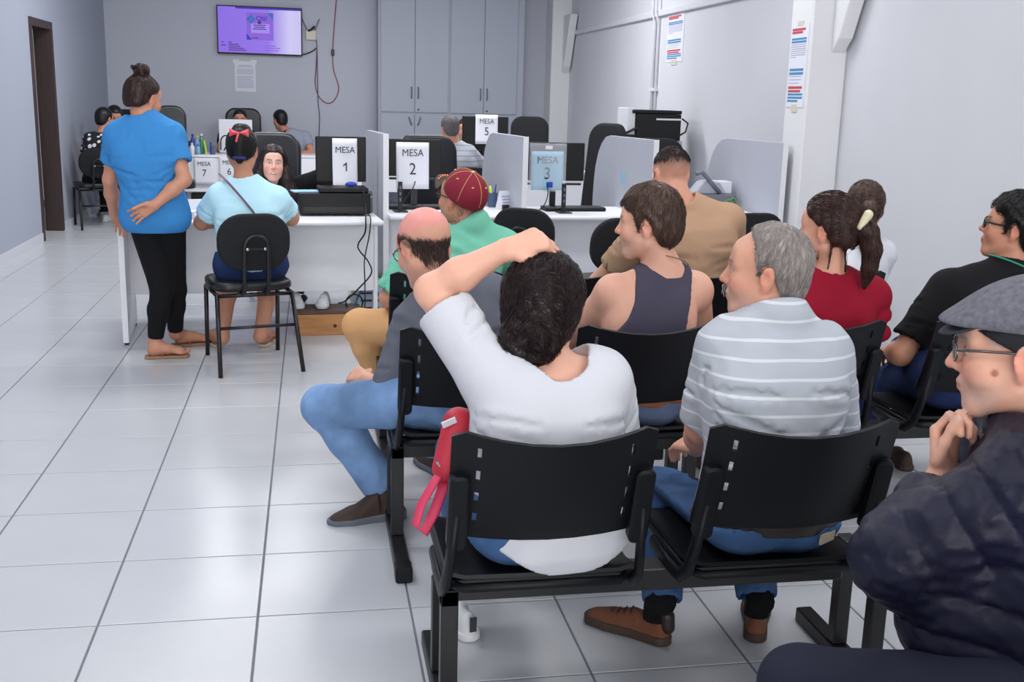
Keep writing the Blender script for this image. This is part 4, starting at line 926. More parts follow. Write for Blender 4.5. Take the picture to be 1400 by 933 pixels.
def crease(folds):
    def fn(x, y, z):
        P = np.stack([x, y, z], 1); out = np.zeros(len(P))
        best = {}
        for a, b, w, amp in folds:
            ab = b - a; L = np.linalg.norm(ab); near = np.nonzero(((P - (a + b) / 2) ** 2).sum(1) < (L / 2 + 4 * w) ** 2)[0]
            if not len(near): continue
            Q = P[near] - a; t = np.clip((Q @ ab) / max(L * L, 1e-9), -0.25, 1.25); d = np.linalg.norm(Q - t[:, None] * ab, axis=1)
            g = amp * (np.exp(-(d / w) ** 2) - 0.55 * np.exp(-((d - 1.8 * w) / (1.1 * w)) ** 2)); o = out[near]
            out[near] = np.where(np.abs(g) > np.abs(o), g, o) 
        return out
    return fn
class Person:
    """joints in world space; L and R are the person's own left and right"""
    def __init__(s, label, hip, neck, head, hrot, sh, el, wr, kn=None, an=None, yaw=0.0, skin=(205, 152, 130), girth=1.0, depth=1.0, hs=1.0, h=0.007, neck_r=0.055, arm=1.0, wom=False, fat=1.0, jaw=1.0, bare_legs=False, torso_skin=True):
        s.__dict__.update(locals()); A = lambda p: np.array(p, float)
        s.hip, s.neck, s.head = A(hip), A(neck), A(head); s.R = rotm(*hrot)
        s.sh, s.el, s.wr = [A(p) for p in sh], [A(p) for p in el], [A(p) for p in wr]
        s.kn = [A(p) for p in kn] if kn else None; s.an = [A(p) for p in an] if an else None
        s.base = A((s.hip[0], s.hip[1], 0)); s.root = thing('person', label, 'person', tuple(s.base))
        up = s.neck - s.hip; up /= np.linalg.norm(up); s.up = up
        rt = s.sh[1] - s.sh[0]; rt = rt - (rt @ up) * up; rt /= np.linalg.norm(rt)
        hr = rotm(yaw)[:, 0]; s.hr = hr
        m = rt + hr; m = m - (m @ up) * up; m /= np.linalg.norm(m); f = np.cross(up, m)
        s.Rc = np.stack([rt, np.cross(up, rt), up], 1); s.Rm = np.stack([m, f, up], 1)
        hu = up * 0.6 + np.array([0, 0, 0.4]); hu /= np.linalg.norm(hu); h2 = hr - (hr @ hu) * hu; h2 /= np.linalg.norm(h2)
        s.Rp = np.stack([h2, np.cross(hu, h2), hu], 1)
        s.len = np.linalg.norm(s.neck - s.hip); s.hands = []
        s.hj = [s.hip - h2 * 0.09, s.hip + h2 * 0.09]
    def torso(s, t=0.0, belly=0.0):
        g, d, L = s.girth, s.depth, s.len; mid = (s.sh[0] + s.sh[1]) / 2
        chest = s.hip + (mid - s.hip) * 0.68
        P = [(ell(s.hip + s.Rp @ V3(0, 0.0, 0.02), V3(0.168 * g, 0.118 * d, 0.12) + t, s.Rp), 0.05),
             (ell(s.hip + (mid - s.hip) * 0.36, V3(0.141 * g, 0.108 * d, 0.17) + t, s.Rm), 0.06),
             (ell(chest, V3(0.156 * g, 0.110 * d, 0.18) + t, s.Rc), 0.06)]
        nb = s.neck
        for q in (0, 1):
            P.append((cone(s.sh[q] * 0.95 + s.sh[1 - q] * 0.05, mid * 0.5 + nb * 0.5 - s.up * 0.03, 0.052 + t, 0.058 + t), 0.05))
            sb = mid * 0.45 + s.sh[q] * 0.55
            P.append((ell(sb - s.up * 0.10 - s.Rc[:, 1] * 0.055 * d, V3(0.075, 0.05, 0.095) + t, s.Rc), 0.05))
            P.append((cone(nb, s.sh[q] * 0.6 + nb * 0.4, 0.040 + t, 0.040 + t), 0.045))
        if s.wom: 
            for q in (-1, 1): P.append((ell(chest + s.Rc @ V3(q * 0.075, 0.085, -0.02), V3(0.062, 0.055, 0.06) + t, s.Rc), 0.04))
        if belly: P.append((ell(s.hip + (mid - s.hip) * 0.3 + s.Rm[:, 1] * 0.05, V3(0.145 * g, 0.12 * d + belly, 0.15) + t, s.Rm), 0.07))
        return P
    def arm_prims(s, q, t=0.0, upto=1.0):
        a = s.arm; P = [(cone(s.sh[q], s.el[q], 0.051 * a + t, 0.039 * a + t), 0.035)]
        P.append((ell(s.sh[q], V3(0.053, 0.055, 0.056) * a + t), 0.035))
        f = s.wr[q] - s.el[q]
        P.append((cone(s.el[q], s.el[q] + f * 0.4, 0.039 * a + t, 0.041 * a + t), 0.02))
        P.append((cone(s.el[q] + f * 0.4, s.wr[q], 0.040 * a + t, 0.0265 * (0.6 + 0.4 * a) + t), 0.02))
        return P
    def leg_prims(s, q, t=0.0, calf=1.0):
        g = 0.5 + 0.5 * s.girth
        P = [(cone(s.hj[q] + s.Rp @ V3(0, -0.02, 0.0), s.kn[q], 0.088 * g + t, 0.058 * g + t), 0.05),
             (cone(s.kn[q], s.kn[q] * 0.65 + s.an[q] * 0.35 + s.Rp @ V3(0, -0.012, 0), 0.056 * g + t, 0.055 * g + t), 0.03),
             (cone(s.kn[q] * 0.65 + s.an[q] * 0.35 + s.Rp @ V3(0, -0.012, 0), s.an[q], 0.054 * g + t, 0.036 + t), 0.03)]
        return P
    def body(s, paint=None, arms=(0, 1), legs=(), hands=True, leg_t=0.0):
        P, N, F, G = head_prims(s.head, s.R, s.hs, s.fat, s.wom, s.jaw)
        nk = s.head + s.R @ (V3(0, -0.022, -0.055) * s.hs)
        prims = [(p, k) for p, k in s.torso(-0.012)][0 if legs else 2:]
        prims += [(cone(s.neck + V3(0, 0, -0.03), nk, s.neck_r * 1.08, s.neck_r), 0.035)]
        for q in arms: prims += s.arm_prims(q)
        for q in legs: prims += s.leg_prims(q, leg_t)
        hd = P
        v = Vol(prims + hd + s.hands, s.h)
        for n_, k in N: v.sub(n_, k)
        for p, k in F: v.add(p, k)
        for n_, k in G: v.sub(n_, k)
        def colf(V):
            c = np.tile(lc(s.skin), (len(V), 1)); l = (V - s.head) @ s.R / s.hs
            x, y, z = l.T; ax = np.abs(x); near = sstep(-np.abs(l).max(1), -0.16, -0.13)
            rd = (sstep(-((ax - 0.04) ** 2 + (z + 0.028) ** 2) ** 0.5, -0.035, -0.01) * (y > 0.03) * 0.35 + sstep(-((x / 0.9) ** 2 + (z + 0.03) ** 2) ** 0.5, -0.02, -0.008) * (y > 0.09) * 0.3 + sstep(ax, 0.076, 0.085) * (np.abs(z + 0.01) < 0.05) * 0.35) * near
            c = mixc(c, tuple(np.clip(np.array(s.skin) * V3(1.04, 0.74, 0.72), 0, 255)), rd)
            lip = sstep(-np.sqrt((x / 0.022) ** 2 + ((z + 0.063) / 0.011) ** 2), -1.15, -0.8) * (y > 0.075) * near
            c = mixc(c, tuple(np.array(s.skin) * V3(0.86, 0.58, 0.58)), lip * 0.8)
            c = mixc(c, (90, 45, 45), sstep(-np.abs(z + 0.0628), -0.003, -0.0008) * (ax < 0.021) * (y > 0.08) * near * 0.7)
            ex = np.sqrt(((ax - 0.031) / 0.0135) ** 2 + ((z - 0.003) / 0.0062) ** 2); eye = sstep(-ex, -1.1, -0.85) * (y > 0.07) * near
            c = mixc(c, (225, 220, 218), eye)
            ir = sstep(-np.sqrt((ax - 0.031) ** 2 + (z - 0.003) ** 2), -0.0066, -0.0048) * (y > 0.075) * near; c = mixc(c, (45, 30, 24), ir)
            lid = sstep(-np.abs(ex - 1.08), -0.22, -0.06) * (y > 0.065) * (z > 0.002) * near; c = mixc(c, (70, 45, 40), lid * 0.8)
            bz = 0.0245 + 0.0022 * np.sin((ax - 0.012) * 75)
            br = sstep(-np.abs(z - bz), -0.0052, -0.0022) * sstep(ax, 0.010, 0.016) * sstep(-ax, -0.052, -0.044) * (y > 0.05) * near
            c = mixc(c, getattr(s, 'brow', (60, 42, 36)), br * 0.85)
            if paint: c = paint(s, V, l, c, near)
            return c
        o = v.mesh('body', M_skin, s.root, colf, s.base); return o
    def shirt(s, m, t=0.014, sleeve=0.55, hem=-0.03, wr=(0.0035, 26, 1), neck_cut=0.0, collar=False, belly=0.0, name='shirt', sl_t=0.012, h=None, fold=0.006, hem_fn=None, ext=None, neck_fwd=0.0):
        prims = s.torso(t, belly); hh_ = h or s.h + 0.0028; lip = max(0.012, 1.6 * hh_)
        for q in (0, 1):
            a = s.arm
            if sleeve <= 0: continue
            if sleeve <= 1:
                e = s.sh[q] + (s.el[q] - s.sh[q]) * sleeve; d = (s.el[q] - s.sh[q]); d /= np.linalg.norm(d); r2 = 0.046 * a + sl_t + 0.004
                prims += [(capped(cone(s.sh[q], e + d * 0.03, 0.056 * a + sl_t, r2), e, d, cone(e - d * 0.014, e + d * 0.06, r2 - lip, r2 - lip)), 0.035)]
            else:
                d = (s.wr[q] - s.el[q]); e = s.el[q] + d * (sleeve - 1); d = d / np.linalg.norm(d); r2 = 0.036 * a + sl_t
                prims += [(cone(s.sh[q], s.el[q], 0.054 * a + sl_t, 0.046 * a + sl_t), 0.035), (capped(cone(s.el[q], e + d * 0.03, 0.046 * a + sl_t, r2), e, d, cone(e - d * 0.014, e + d * 0.06, r2 - lip, r2 - lip)), 0.03)]
        if ext: prims += ext
        v = Vol(prims, hh_)
        if wr: v.warp(wrinkle(*wr))
        if fold: v.warp(crease(v.drape(s.autofolds(t, sleeve, fold, wr[2] if wr else 1))), 0.035)
        if hem_fn: v.region(hem_fn)
        else: v.cut(s.hip + s.Rp[:, 2] * hem, -s.Rp[:, 2])
        nb = s.neck; nk = s.head + s.R @ (V3(0, -0.022, -0.055) * s.hs); ax = nk - nb; ax /= np.linalg.norm(ax)
        fw = s.Rc[:, 1]
        rr = s.neck_r + 0.012 + neck_cut
        v.sub(cone(nb + ax * (-0.005 - neck_cut * 0.4) + fw * neck_fwd, nb + ax * 0.12 + fw * neck_fwd, rr, rr + 0.03), 0.014)
        if collar:
            c0 = nb + ax * 0.000 - fw * 0.004; c1 = nb + ax * 0.036 + fw * 0.002
            cv = cone(c0, c1 + ax * 0.02, s.neck_r + 0.032, s.neck_r + 0.016)
            v.add(capped(cv, c1, ax, cone(c0 - ax * 0.02, c1 + ax * 0.08, s.neck_r + 0.007, s.neck_r + 0.008), 0.006), 0.012)
        return v.mesh(name, m, s.root, None, s.base)
    def autofolds(s, t, sleeve, amp, seed):
        r = np.random.RandomState(seed + 5); F = []; Rc, up = s.Rc, s.up; g = s.girth; mid = (s.sh[0] + s.sh[1]) / 2; dp = 0.115 * s.depth + t
        def back(u, hgt):                                   # a point on the back: u across (-1..1), hgt 0 at the hip, 1 at the shoulders
            c = s.hip + (mid - s.hip) * hgt; return c + s.Rm[:, 0] * u * 0.17 * g - s.Rm[:, 1] * dp * math.sqrt(max(0.05, 1 - (0.9 * u) ** 2))
        for q in (-1, 1):
            for k in range(4):
                a = back(q * 0.98, 0.74 - 0.08 * k + r.uniform(-0.02, 0.02)); b = back(q * r.uniform(0.1, 0.5), 0.70 - 0.19 * k + r.uniform(-0.08, 0.05)); F.append((a, b, r.uniform(0.010, 0.016), amp * r.uniform(0.6, 1.2)))
        for k in range(4):
            h = 0.10 + 0.10 * k + r.uniform(-0.03, 0.03); u0 = r.uniform(-0.9, -0.1); u1 = u0 + r.uniform(0.5, 1.0); um = (u0 + u1) / 2; dh = r.uniform(-0.06, 0.06)
            F.append((back(u0, h), back(um, h + dh), 0.013, amp * r.uniform(0.6, 1.1))); F.append((back(um, h + dh), back(min(u1, 1), h + dh * 0.3), 0.013, amp * r.uniform(0.6, 1.1)))
        for q in (0, 1):
            d = s.el[q] - s.sh[q]; L = np.linalg.norm(d); dn = d / L
            for k in range(4):
                a1 = r.uniform(0, 6.28); c = s.sh[q] + d * (0.15 + 0.17 * k); e1 = np.cross(dn, [0.3, 0.2, 0.9]); e1 /= np.linalg.norm(e1); e2 = np.cross(dn, e1); rr = 0.062 * s.arm
                p = [c + (e1 * math.cos(a1 + j * 0.9) + e2 * math.sin(a1 + j * 0.9)) * rr + dn * 0.02 * j for j in range(3)]
                F += [(p[0], p[1], 0.010, amp * 0.9), (p[1], p[2], 0.010, amp * 0.9)]
        return F
    def trousers(s, m, t=0.012, upto=0.92, wr=(0.003, 30, 3), name='trousers', top=0.10, h=None, calf_t=0.004):
        prims = [(ell(s.hip + s.Rp @ V3(0, 0, 0.02), V3(0.172 * s.girth, 0.118 * s.depth, 0.12) + t - 0.002, s.Rp), 0.04),
                 (ell(s.hip + s.Rp @ V3(0, 0.01, 0.10), V3(0.148 * s.girth, 0.108 * s.depth, 0.10) + t, s.Rp), 0.05)]
        for q in (0, 1):
            P = s.leg_prims(q, t); d = (s.an[q] - s.kn[q]); L_ = np.linalg.norm(d); d = d / L_
            k2 = s.kn[q] * 0.65 + s.an[q] * 0.35 + s.Rp @ V3(0, -0.012, 0); e = s.kn[q] + d * L_ * upto
            if upto > 0.4:
                r = 0.042 + t + calf_t; prims += P[:2]
                prims.append((capped(cone(k2, e + d * 0.03, 0.054 + t, r), e, d, cone(e - d * 0.014, e + d * 0.06, r - 0.013, r - 0.013)), 0.03))
            else:
                prims.append(P[0])
        v = Vol(prims, h or s.h + 0.0055)
        if wr: v.warp(wrinkle(*wr))
        v.cut(s.hip + s.Rp[:, 2] * top, s.Rp[:, 2])
        return v.mesh(name, m, s.root, None, s.base)
    def belt(s, m, z=0.085, t=0.018, hh=0.017, name='belt'):
        v = Vol([(ell(s.hip + s.Rp @ V3(0, 0, 0.02), V3(0.172 * s.girth, 0.118 * s.depth, 0.12) + t, s.Rp), 0.04), (ell(s.hip + s.Rp @ V3(0, 0.01, 0.10), V3(0.148 * s.girth, 0.108 * s.depth, 0.10) + t + 0.002, s.Rp), 0.05)], 0.005)
        c = s.hip + s.Rp[:, 2] * z; v.cut(c + s.Rp[:, 2] * hh, s.Rp[:, 2]); v.cut(c - s.Rp[:, 2] * hh, -s.Rp[:, 2])
        return v.mesh(name, m, s.root, None, s.base)
    # ---- head things, in head space
    def hp(s, x, y, z): return s.head + s.R @ (V3(x, y, z) * s.hs)
    def hair(s, m, t=0.012, line=None, extra=(), amp=0.0015, freq=120, seed=1, h=0.005, cap=True, name='hair', top=0.0, keep=None, side=1.0, color=None, soft=0.022, strands=0, flow='crown', slen=0.045, srad=0.0008, lift=0.0015, sm=None):
        prims = []
        if cap:
            prims.append((ell(s.hp(0, -0.014, 0.038), (V3(0.076 + t * side, 0.096 + t, 0.084 + t + top)) * s.hs, s.R), 0.0))
            prims.append((ell(s.hp(0, -0.052, -0.02), (V3(0.060 + t * side, 0.048 + t, 0.062 + t)) * s.hs, s.R), 0.03))
        v = Vol(prims if prims else list(extra), h)
        if amp: v.warp(lambda x, y, z: amp * np.sin(freq * x + 3 * np.sin(25 * z + seed)) * np.sin(freq * 0.9 * y + 2 * np.sin(31 * z + 2 * seed) + seed))
        if line and cap:
            ys = [a for a, b in line]; zs = [b for a, b in line]
            def rg(x, y, z):
                l = (np.stack([x, y, z], 1) - s.head) @ s.R / s.hs
                d = (np.interp(l[:, 1], ys, zs) + 0.004 * np.sin(90 * l[:, 0] + 60 * l[:, 1]) - l[:, 2]) * 0.7
                if keep is not None: d = np.maximum(d, keep(l))
                return d * s.hs
            v.region_s(rg, soft)
        if cap:
            ex = [e for e in extra]
            if ex:
                v2 = Vol(prims + ex, h); o0 = v2.D; 
                # re-sample cap field into the larger grid
                v2.D[:] = 0.12
                off_ = np.round((v.lo - v2.lo) / h).astype(int); v.lo = v2.lo + off_ * h
                a = np.maximum(off_, 0); b = np.minimum(off_ + np.array(v.D.shape), np.array(v2.D.shape))
                v2.D[a[0]:b[0], a[1]:b[1], a[2]:b[2]] = v.D[a[0] - off_[0]:b[0] - off_[0], a[1] - off_[1]:b[1] - off_[1], a[2] - off_[2]:b[2] - off_[2]]
                for e, k in ex: v2.add(e, k)
                if amp: v2.warp(lambda x, y, z: amp * np.sin(freq * 1.3 * x + 3 * np.sin(22 * z + seed)) * np.sin(freq * y + 2 * np.sin(27 * z) + seed))
                v = v2
        o = v.mesh(name, m, s.root, color, s.base)
        if strands: s.strands(v, o, sm or m, strands, flow, slen, srad * 1.25, lift)
        return o
    def fuzz(s, name, m, n, ok, slen=0.02, srad=0.0008, lift=0.003, flow='down', t=0.0):
        v = Vol([(ell(s.hp(0, -0.014, 0.036), V3(0.075, 0.095, 0.083) * s.hs + t, s.R), 0), (ell(s.hp(0, 0.026, -0.03), V3(0.060 * s.fat, 0.062, 0.075) * s.hs + t, s.R), 0.035), (ell(s.hp(0, 0.072, -0.075), V3(0.030, 0.022, 0.045) * s.hs + t, s.R), 0.03), (cone(s.hp(0, -0.022, -0.055), s.hp(0, -0.024, -0.10), s.neck_r, s.neck_r), 0.03)], 0.006)
        r = np.random.RandomState(n); d = r.normal(size=(n * 6, 3)); d /= np.linalg.norm(d, axis=1, keepdims=True)
        p = s.head + (d * np.array([0.085, 0.11, 0.12]) + np.array([0, 0, -0.01])) @ s.R.T * s.hs
        for k in range(4): p = p - v.grad(p) * v.sample(p)[:, None]
        l = (p - s.head) @ s.R / s.hs; p = p[r.uniform(size=len(p)) < ok(*l.T)][:n]
        return s.strands(v, s.root, m, len(p), flow, slen, srad, lift, verts=p, name=name)
    def strands(s, v, o, m, n, flow, slen, srad, lift, verts=None, name='strands'):
        r = np.random.RandomState(n)
        if verts is not None: p = verts
        else:
            co = np.zeros(len(o.data.vertices) * 3); o.data.vertices.foreach_get('co', co); co = co.reshape(-1, 3) + s.base
            p = co[r.randint(0, len(co), n)] + r.normal(size=(n, 3)) * 0.003
        K = 5; st = slen * r.uniform(0.6, 1.25, n) / (K - 1); lf = lift * r.uniform(0.0, 1.0, n) ** 2; pts = []; wob = r.normal(size=(n, 3)) * 0.25
        for k in range(K):
            g = v.grad(p); p = p - g * (v.sample(p) - 0.0004 - lf * (0.4 + 0.6 * k / K))[:, None]; pts.append(p)
            l = (p - s.head) @ s.R / s.hs
            if flow == 'crown': f = l - np.array([0.01, -0.055, 0.11]); f[:, 2] -= 0.02
            elif flow == 'down': f = np.tile([0, -0.15, -1.0], (n, 1)); f[:, 0] = l[:, 0] * 2
            else: f = flow(l)
            f = f / np.maximum(np.linalg.norm(f, axis=1, keepdims=True), 1e-6) + wob
            f = f @ s.R.T; f = f - (f * g).sum(1, keepdims=True) * g * 0.85
            f /= np.maximum(np.linalg.norm(f, axis=1, keepdims=True), 1e-6); p = p + f * st[:, None]
        pts = np.stack(pts, 1); V = np.zeros((n, K, 3, 3))
        for k in range(K):
            t = pts[:, min(k + 1, K - 1)] - pts[:, max(k - 1, 0)]; t /= np.maximum(np.linalg.norm(t, axis=1, keepdims=True), 1e-9)
            a = np.cross(t, [0.3, 0.5, 0.8]); a /= np.maximum(np.linalg.norm(a, axis=1, keepdims=True), 1e-9); b = np.cross(t, a); rr = srad * (1.0 - 0.75 * (k / (K - 1)) ** 2)
            for j in range(3): V[:, k, j] = pts[:, k] + (a * math.cos(2.094 * j) + b * math.sin(2.094 * j)) * rr
        F = []
        base_i = np.arange(n) * K * 3
        for k in range(K - 1):
            for j in range(3): F.append(np.stack([base_i + k * 3 + j, base_i + k * 3 + (j + 1) % 3, base_i + k * 3 + 3 + (j + 1) % 3, base_i + k * 3 + 3 + j], 1))
        Q = np.concatenate(F); me = bpy.data.meshes.new(name); me.vertices.add(n * K * 3); me.vertices.foreach_set('co', (V.reshape(-1, 3) - s.base).astype(np.float32).ravel())
        me.loops.add(Q.size); me.loops.foreach_set('vertex_index', Q.ravel().astype(np.int32)); me.polygons.add(len(Q)); me.polygons.foreach_set('loop_start', np.arange(0, Q.size, 4, dtype=np.int32))
        me.polygons.foreach_set('use_smooth', np.ones(len(Q), bool)); me.update(calc_edges=True); me.materials.append(m)
        so = bpy.data.objects.new(name, me); C.objects.link(so); so.parent = o; so['kind'] = 'stuff'; return so
    def child(s, name, mb, m, smooth=False, bevel=0.0, parent=None, **k):
        o = mb.obj(name, m, None, smooth, bevel, **k); o.parent = parent or s.root
        o.data.transform(Matrix.Translation(-Vector(s.base))); return o
    def tubeh(s, name, pts, r, m, n=8, parent=None, flat=None):
        return s.child(name, MB().tube([s.hp(*p) for p in pts], r, n, flat=flat), m, True, parent=parent)
    def glasses(s, m, lens=True, thick=0.0022, half=0.062):
        fr = None
        for q in (-1, 1):
            ring = [(q * 0.033 + 0.024 * math.cos(a) * (1 if abs(math.cos(a)) < 0.8 else 0.97), 0.104 - 0.010 * ((q * 0.033 + 0.024 * math.cos(a)) / 0.06) ** 2, 0.002 + 0.017 * math.sin(a)) for a in [k * math.pi / 10 for k in range(20)]]
            o = s.child('glasses_frame' if fr is None else 'rim', MB().tube([s.hp(*p) for p in ring], thick, 6, closed=True), m, True, parent=fr)
            if fr is None: fr = o
            s.child('temple', MB().tube([s.hp(q * 0.058, 0.095, 0.008), s.hp(q * 0.072, 0.05, 0.009), s.hp(q * 0.080, 0.0, 0.008), s.hp(q * 0.078, -0.022, -0.006)], thick * 1.1, 6), m, True, parent=fr)
            if lens: s.child('lens', MB().add([s.hp(*p) for p in ring], [tuple(range(20))]), mat('lens_glass', (240, 245, 250), rough=0.03, alpha=0.12), parent=fr)
        s.child('bridge', MB().tube([s.hp(-0.010, 0.104, 0.004), s.hp(0.010, 0.104, 0.004)], thick, 6), m, True, parent=fr)
        return fr
    def shoe(s, heel, yaw, upper_m, sole_m, L=0.275, hgt=1.0, laces=None, sock=None, pitch=0.0, high=0.0, wide=1.0, sole_h=0.028, name='shoe', sh=0.0085):
        Rf = rotm(yaw) @ rotm(0, pitch); o_ = np.array(heel, float)
        W = lambda x, y, z: o_ + Rf @ V3(x, y, z)
        def loc(X, Y, Z):
            x, y, z = X - o_[0], Y - o_[1], Z - o_[2]; return [Rf[0, i] * x + Rf[1, i] * y + Rf[2, i] * z for i in range(3)]
        def d2(x, y, w=0.0):
            d = None
            for (a, ra, b, rb) in (((0, 0.035), 0.033, (0.002, 0.11), 0.033), ((0.002, 0.11), 0.033, (0.004, 0.185), 0.045), ((0.004, 0.185), 0.045, (0.0, 0.225), 0.037)):
                k = L / 0.262; ax_, ay = a[0], a[1] * k; bx, by_ = b[0] - a[0], (b[1] - a[1]) * k
                t = np.clip(((x - ax_) * bx + (y - ay) * by_) / (bx * bx + by_ * by_), 0, 1)
                e = np.sqrt((x - ax_ - t * bx) ** 2 + (y - ay - t * by_) ** 2) - (ra + t * (rb - ra)) * wide; d = e if d is None else np.minimum(d, e)
            return d
        lo, hi = o_ - 0.34, o_ + 0.34; lo[2] = o_[2] - 0.06; hi[2] = o_[2] + 0.22
        pts = [W(a, b, c) for a in (-0.06, 0.06) for b in (-0.01, L + 0.01) for c in (-0.005, 0.15 + high)]; lo = np.min(pts, 0); hi = np.max(pts, 0)
        ys = np.array([0, 0.04, 0.085, 0.12, 0.17, 0.22, 0.27]) * L / 0.275; zs = np.array([0.088 + high, 0.088 + high, 0.080 + high * 0.9, 0.082 + high * 0.3, 0.062, 0.050, 0.040]) * hgt
        def up(X, Y, Z):
            x, y, z = loc(X, Y, Z); a = d2(x, y) + 0.004; taper = a + np.clip(z - 0.03, 0, 1) * 0.22 * (y < 0.1); b = z - np.interp(y, ys, zs)
            m_ = -smin(-taper, -b, 0.034); return np.maximum(m_, 0.004 - z)
        def so(X, Y, Z):
            x, y, z = loc(X, Y, Z); return np.maximum(d2(x, y) - 0.001, np.abs(z - sole_h / 2) - sole_h / 2)
        vu = Vol([((up, lo, hi), 0.0)], sh); a = vu.mesh(name, upper_m, s.root, None, s.base)
        vs_ = Vol([((so, lo, hi), 0.0)], sh); vs_.mesh('sole', sole_m, a, None, s.base)
        if laces:
            for k in range(4):
                y = (0.12 + k * 0.02) * L / 0.275; z = np.interp(y, ys, zs) + 0.000
                s.child('lace', MB().tube([W(-0.022, y, z - 0.010), W(-0.012, y + 0.004, z - 0.001), W(0.012, y + 0.008, z - 0.001), W(0.022, y + 0.012, z - 0.012)], 0.0026, 6), laces, True, parent=a)
        if sock:
            tp = W(0, 0.055, 0.07); s.child('sock', MB().tube([tp, tp + V3(0, 0, 0.05), s.an[0 if sock[1] == 'L' else 1] + V3(0, 0, 0.06)], [0.037, 0.036, 0.038], 14), sock[0], True)
        return a
    def flipflop(s, heel, yaw, m, strap, L=0.25):
        Rf = rotm(yaw); o_ = np.array(heel, float); W = lambda x, y, z: o_ + Rf @ V3(x, y, z)
        out_ = [(-0.030, 0.0), (0.030, 0.0), (0.038, 0.05), (0.036, 0.12), (0.048, 0.19), (0.040, 0.235), (0.0, L), (-0.036, 0.23), (-0.044, 0.18), (-0.034, 0.11), (-0.036, 0.05)]
        MT = Matrix.Translation(Vector(o_)) @ Matrix(Rf.tolist()).to_4x4()
        a = s.child('sandal', MB().prism([(x, y - 0.02) for x, y in out_], 0.001, 0.016, M=MT), m, bevel=0.003)
        for q in (-1, 1): s.child('strap', MB().tube([W(q * 0.036, 0.07, 0.016), W(q * 0.030, 0.11, 0.055), W(0.004, 0.175, 0.036)], 0.004, 6), strap, True, parent=a)
        return a
    def bare_foot(s, an, heel, yaw, z0=0.017):
        Rf = rotm(yaw); o_ = np.array(heel, float) + V3(0, 0, z0); W = lambda x, y, z: o_ + Rf @ V3(x, y, z)
        P = [(cone(an, W(0, 0.045, 0.05), 0.034, 0.036), 0.03), (cone(W(0, 0.025, 0.026), W(0.0, 0.10, 0.036), 0.030, 0.030), 0.03), (cone(W(0, 0.10, 0.036), W(0.002, 0.17, 0.022), 0.030, 0.030, flat=(0, 0, 1), fs=0.8), 0.03)]
        for i, (x, L, r) in enumerate(((-0.027, 0.235, 0.0115), (-0.009, 0.232, 0.009), (0.006, 0.222, 0.0085), (0.020, 0.210, 0.008), (0.032, 0.197, 0.0075))): P.append((cone(W(x * 0.9, 0.16, 0.016), W(x, L - 0.012, 0.010), r + 0.002, r), 0.006))
        s.hands += P
LINE_SHORT = [(-0.13, -0.085), (-0.08, -0.080), (-0.045, -0.055), (-0.03, -0.005), (-0.005, 0.03), (0.010, 0.015), (0.016, -0.020), (0.030, -0.015), (0.034, 0.035), (0.055, 0.055), (0.085, 0.068), (0.12, 0.08)]
LINE_UP = [(-0.13, -0.062), (-0.08, -0.058), (-0.045, -0.045), (-0.03, -0.03), (-0.018, 0.015), (0.012, 0.022), (0.03, 0.032), (0.05, 0.055), (0.085, 0.078), (0.12, 0.09)]
LINE_LADY = [(-0.13, -0.10), (-0.06, -0.085), (-0.04, -0.06), (-0.02, 0.01), (0.015, 0.02), (0.03, 0.03), (0.05, 0.055), (0.085, 0.075), (0.12, 0.09)]

# ---------------------------------------------------------------- cloth and hair materials
C_white = cloth('white_blouse', (204, 205, 211), bump=0.25, bscale=260)
C_stripe = cloth('striped_polo', (180, 185, 193), stripes=(2, 0.043, 0.16, (212, 215, 219), 0))
C_jeans = cloth('blue_jeans', (62, 92, 134), var=0.45, vscale=7, bump=0.25, bscale=600)
C_jeansl = cloth('light_jeans', (116, 148, 190), var=0.32, vscale=6, bump=0.25, bscale=600)
C_jeansg = cloth('grey_blue_jeans', (112, 128, 158), var=0.12, vscale=8, bump=0.2)
C_jeansd = cloth('dark_jeans', (34, 50, 92), var=0.3, vscale=9)
C_grey = cloth('grey_tshirt', (98, 101, 112))
C_tank = cloth('plum_grey_tank', (74, 70, 86), bump=0.18)
C_mint = cloth('mint_polo', (118, 196, 168))
C_beige = cloth('beige_tshirt', (180, 146, 118))
C_red = cloth('crimson_knit', (142, 14, 40), bump=0.5, bscale=90, stretch=(4, 4, 0.3))
C_blackc = cloth('black_cotton', (17, 17, 21))
C_navy = mat('navy_nylon', (19, 19, 42), rough=0.5, spec=0.3, bump=0.25, bscale=60, var=0.12, vscale=12)
C_slate = cloth('slate_trousers', (38, 40, 56))
C_blue = cloth('bright_blue_tshirt', (60, 134, 198))
C_sky = cloth('pale_blue_tshirt', (190, 232, 246))
C_khaki = cloth('khaki_trousers', (214, 164, 114))
C_whitec = cloth('white_cotton', (226, 228, 234))
M_belt = mat('dark_leather', (44, 30, 28), rough=0.45)
M_tan = mat('tan_leather', (170, 96, 56), rough=0.5)
M_brown = mat('brown_suede', (112, 66, 42), rough=0.75, var=0.12, vscale=30)
M_sole = mat('brown_sole', (66, 50, 42), rough=0.7)
M_boot = mat('dark_boot', (62, 44, 38), rough=0.75, var=0.1, vscale=30)
M_bsole = mat('grey_boot_sole', (92, 98, 108), rough=0.6)
M_wshoe = mat('white_shoe', (226, 226, 228), rough=0.7)
M_flip = mat('tan_sandal', (150, 116, 92), rough=0.7)
H_black = hairm('black_hair', (14, 12, 14))
H_dark = hairm('dark_brown_hair', (36, 21, 22))
H_brown = hairm('brown_hair', (80, 60, 50))
H_chest = hairm('chestnut_hair', (48, 27, 23))
H_grey = hairm('grey_hair', (152, 143, 138), rough=0.6, var=0.3)
H_greyd = hairm('dark_grey_hair', (86, 82, 84), rough=0.6, var=0.5)
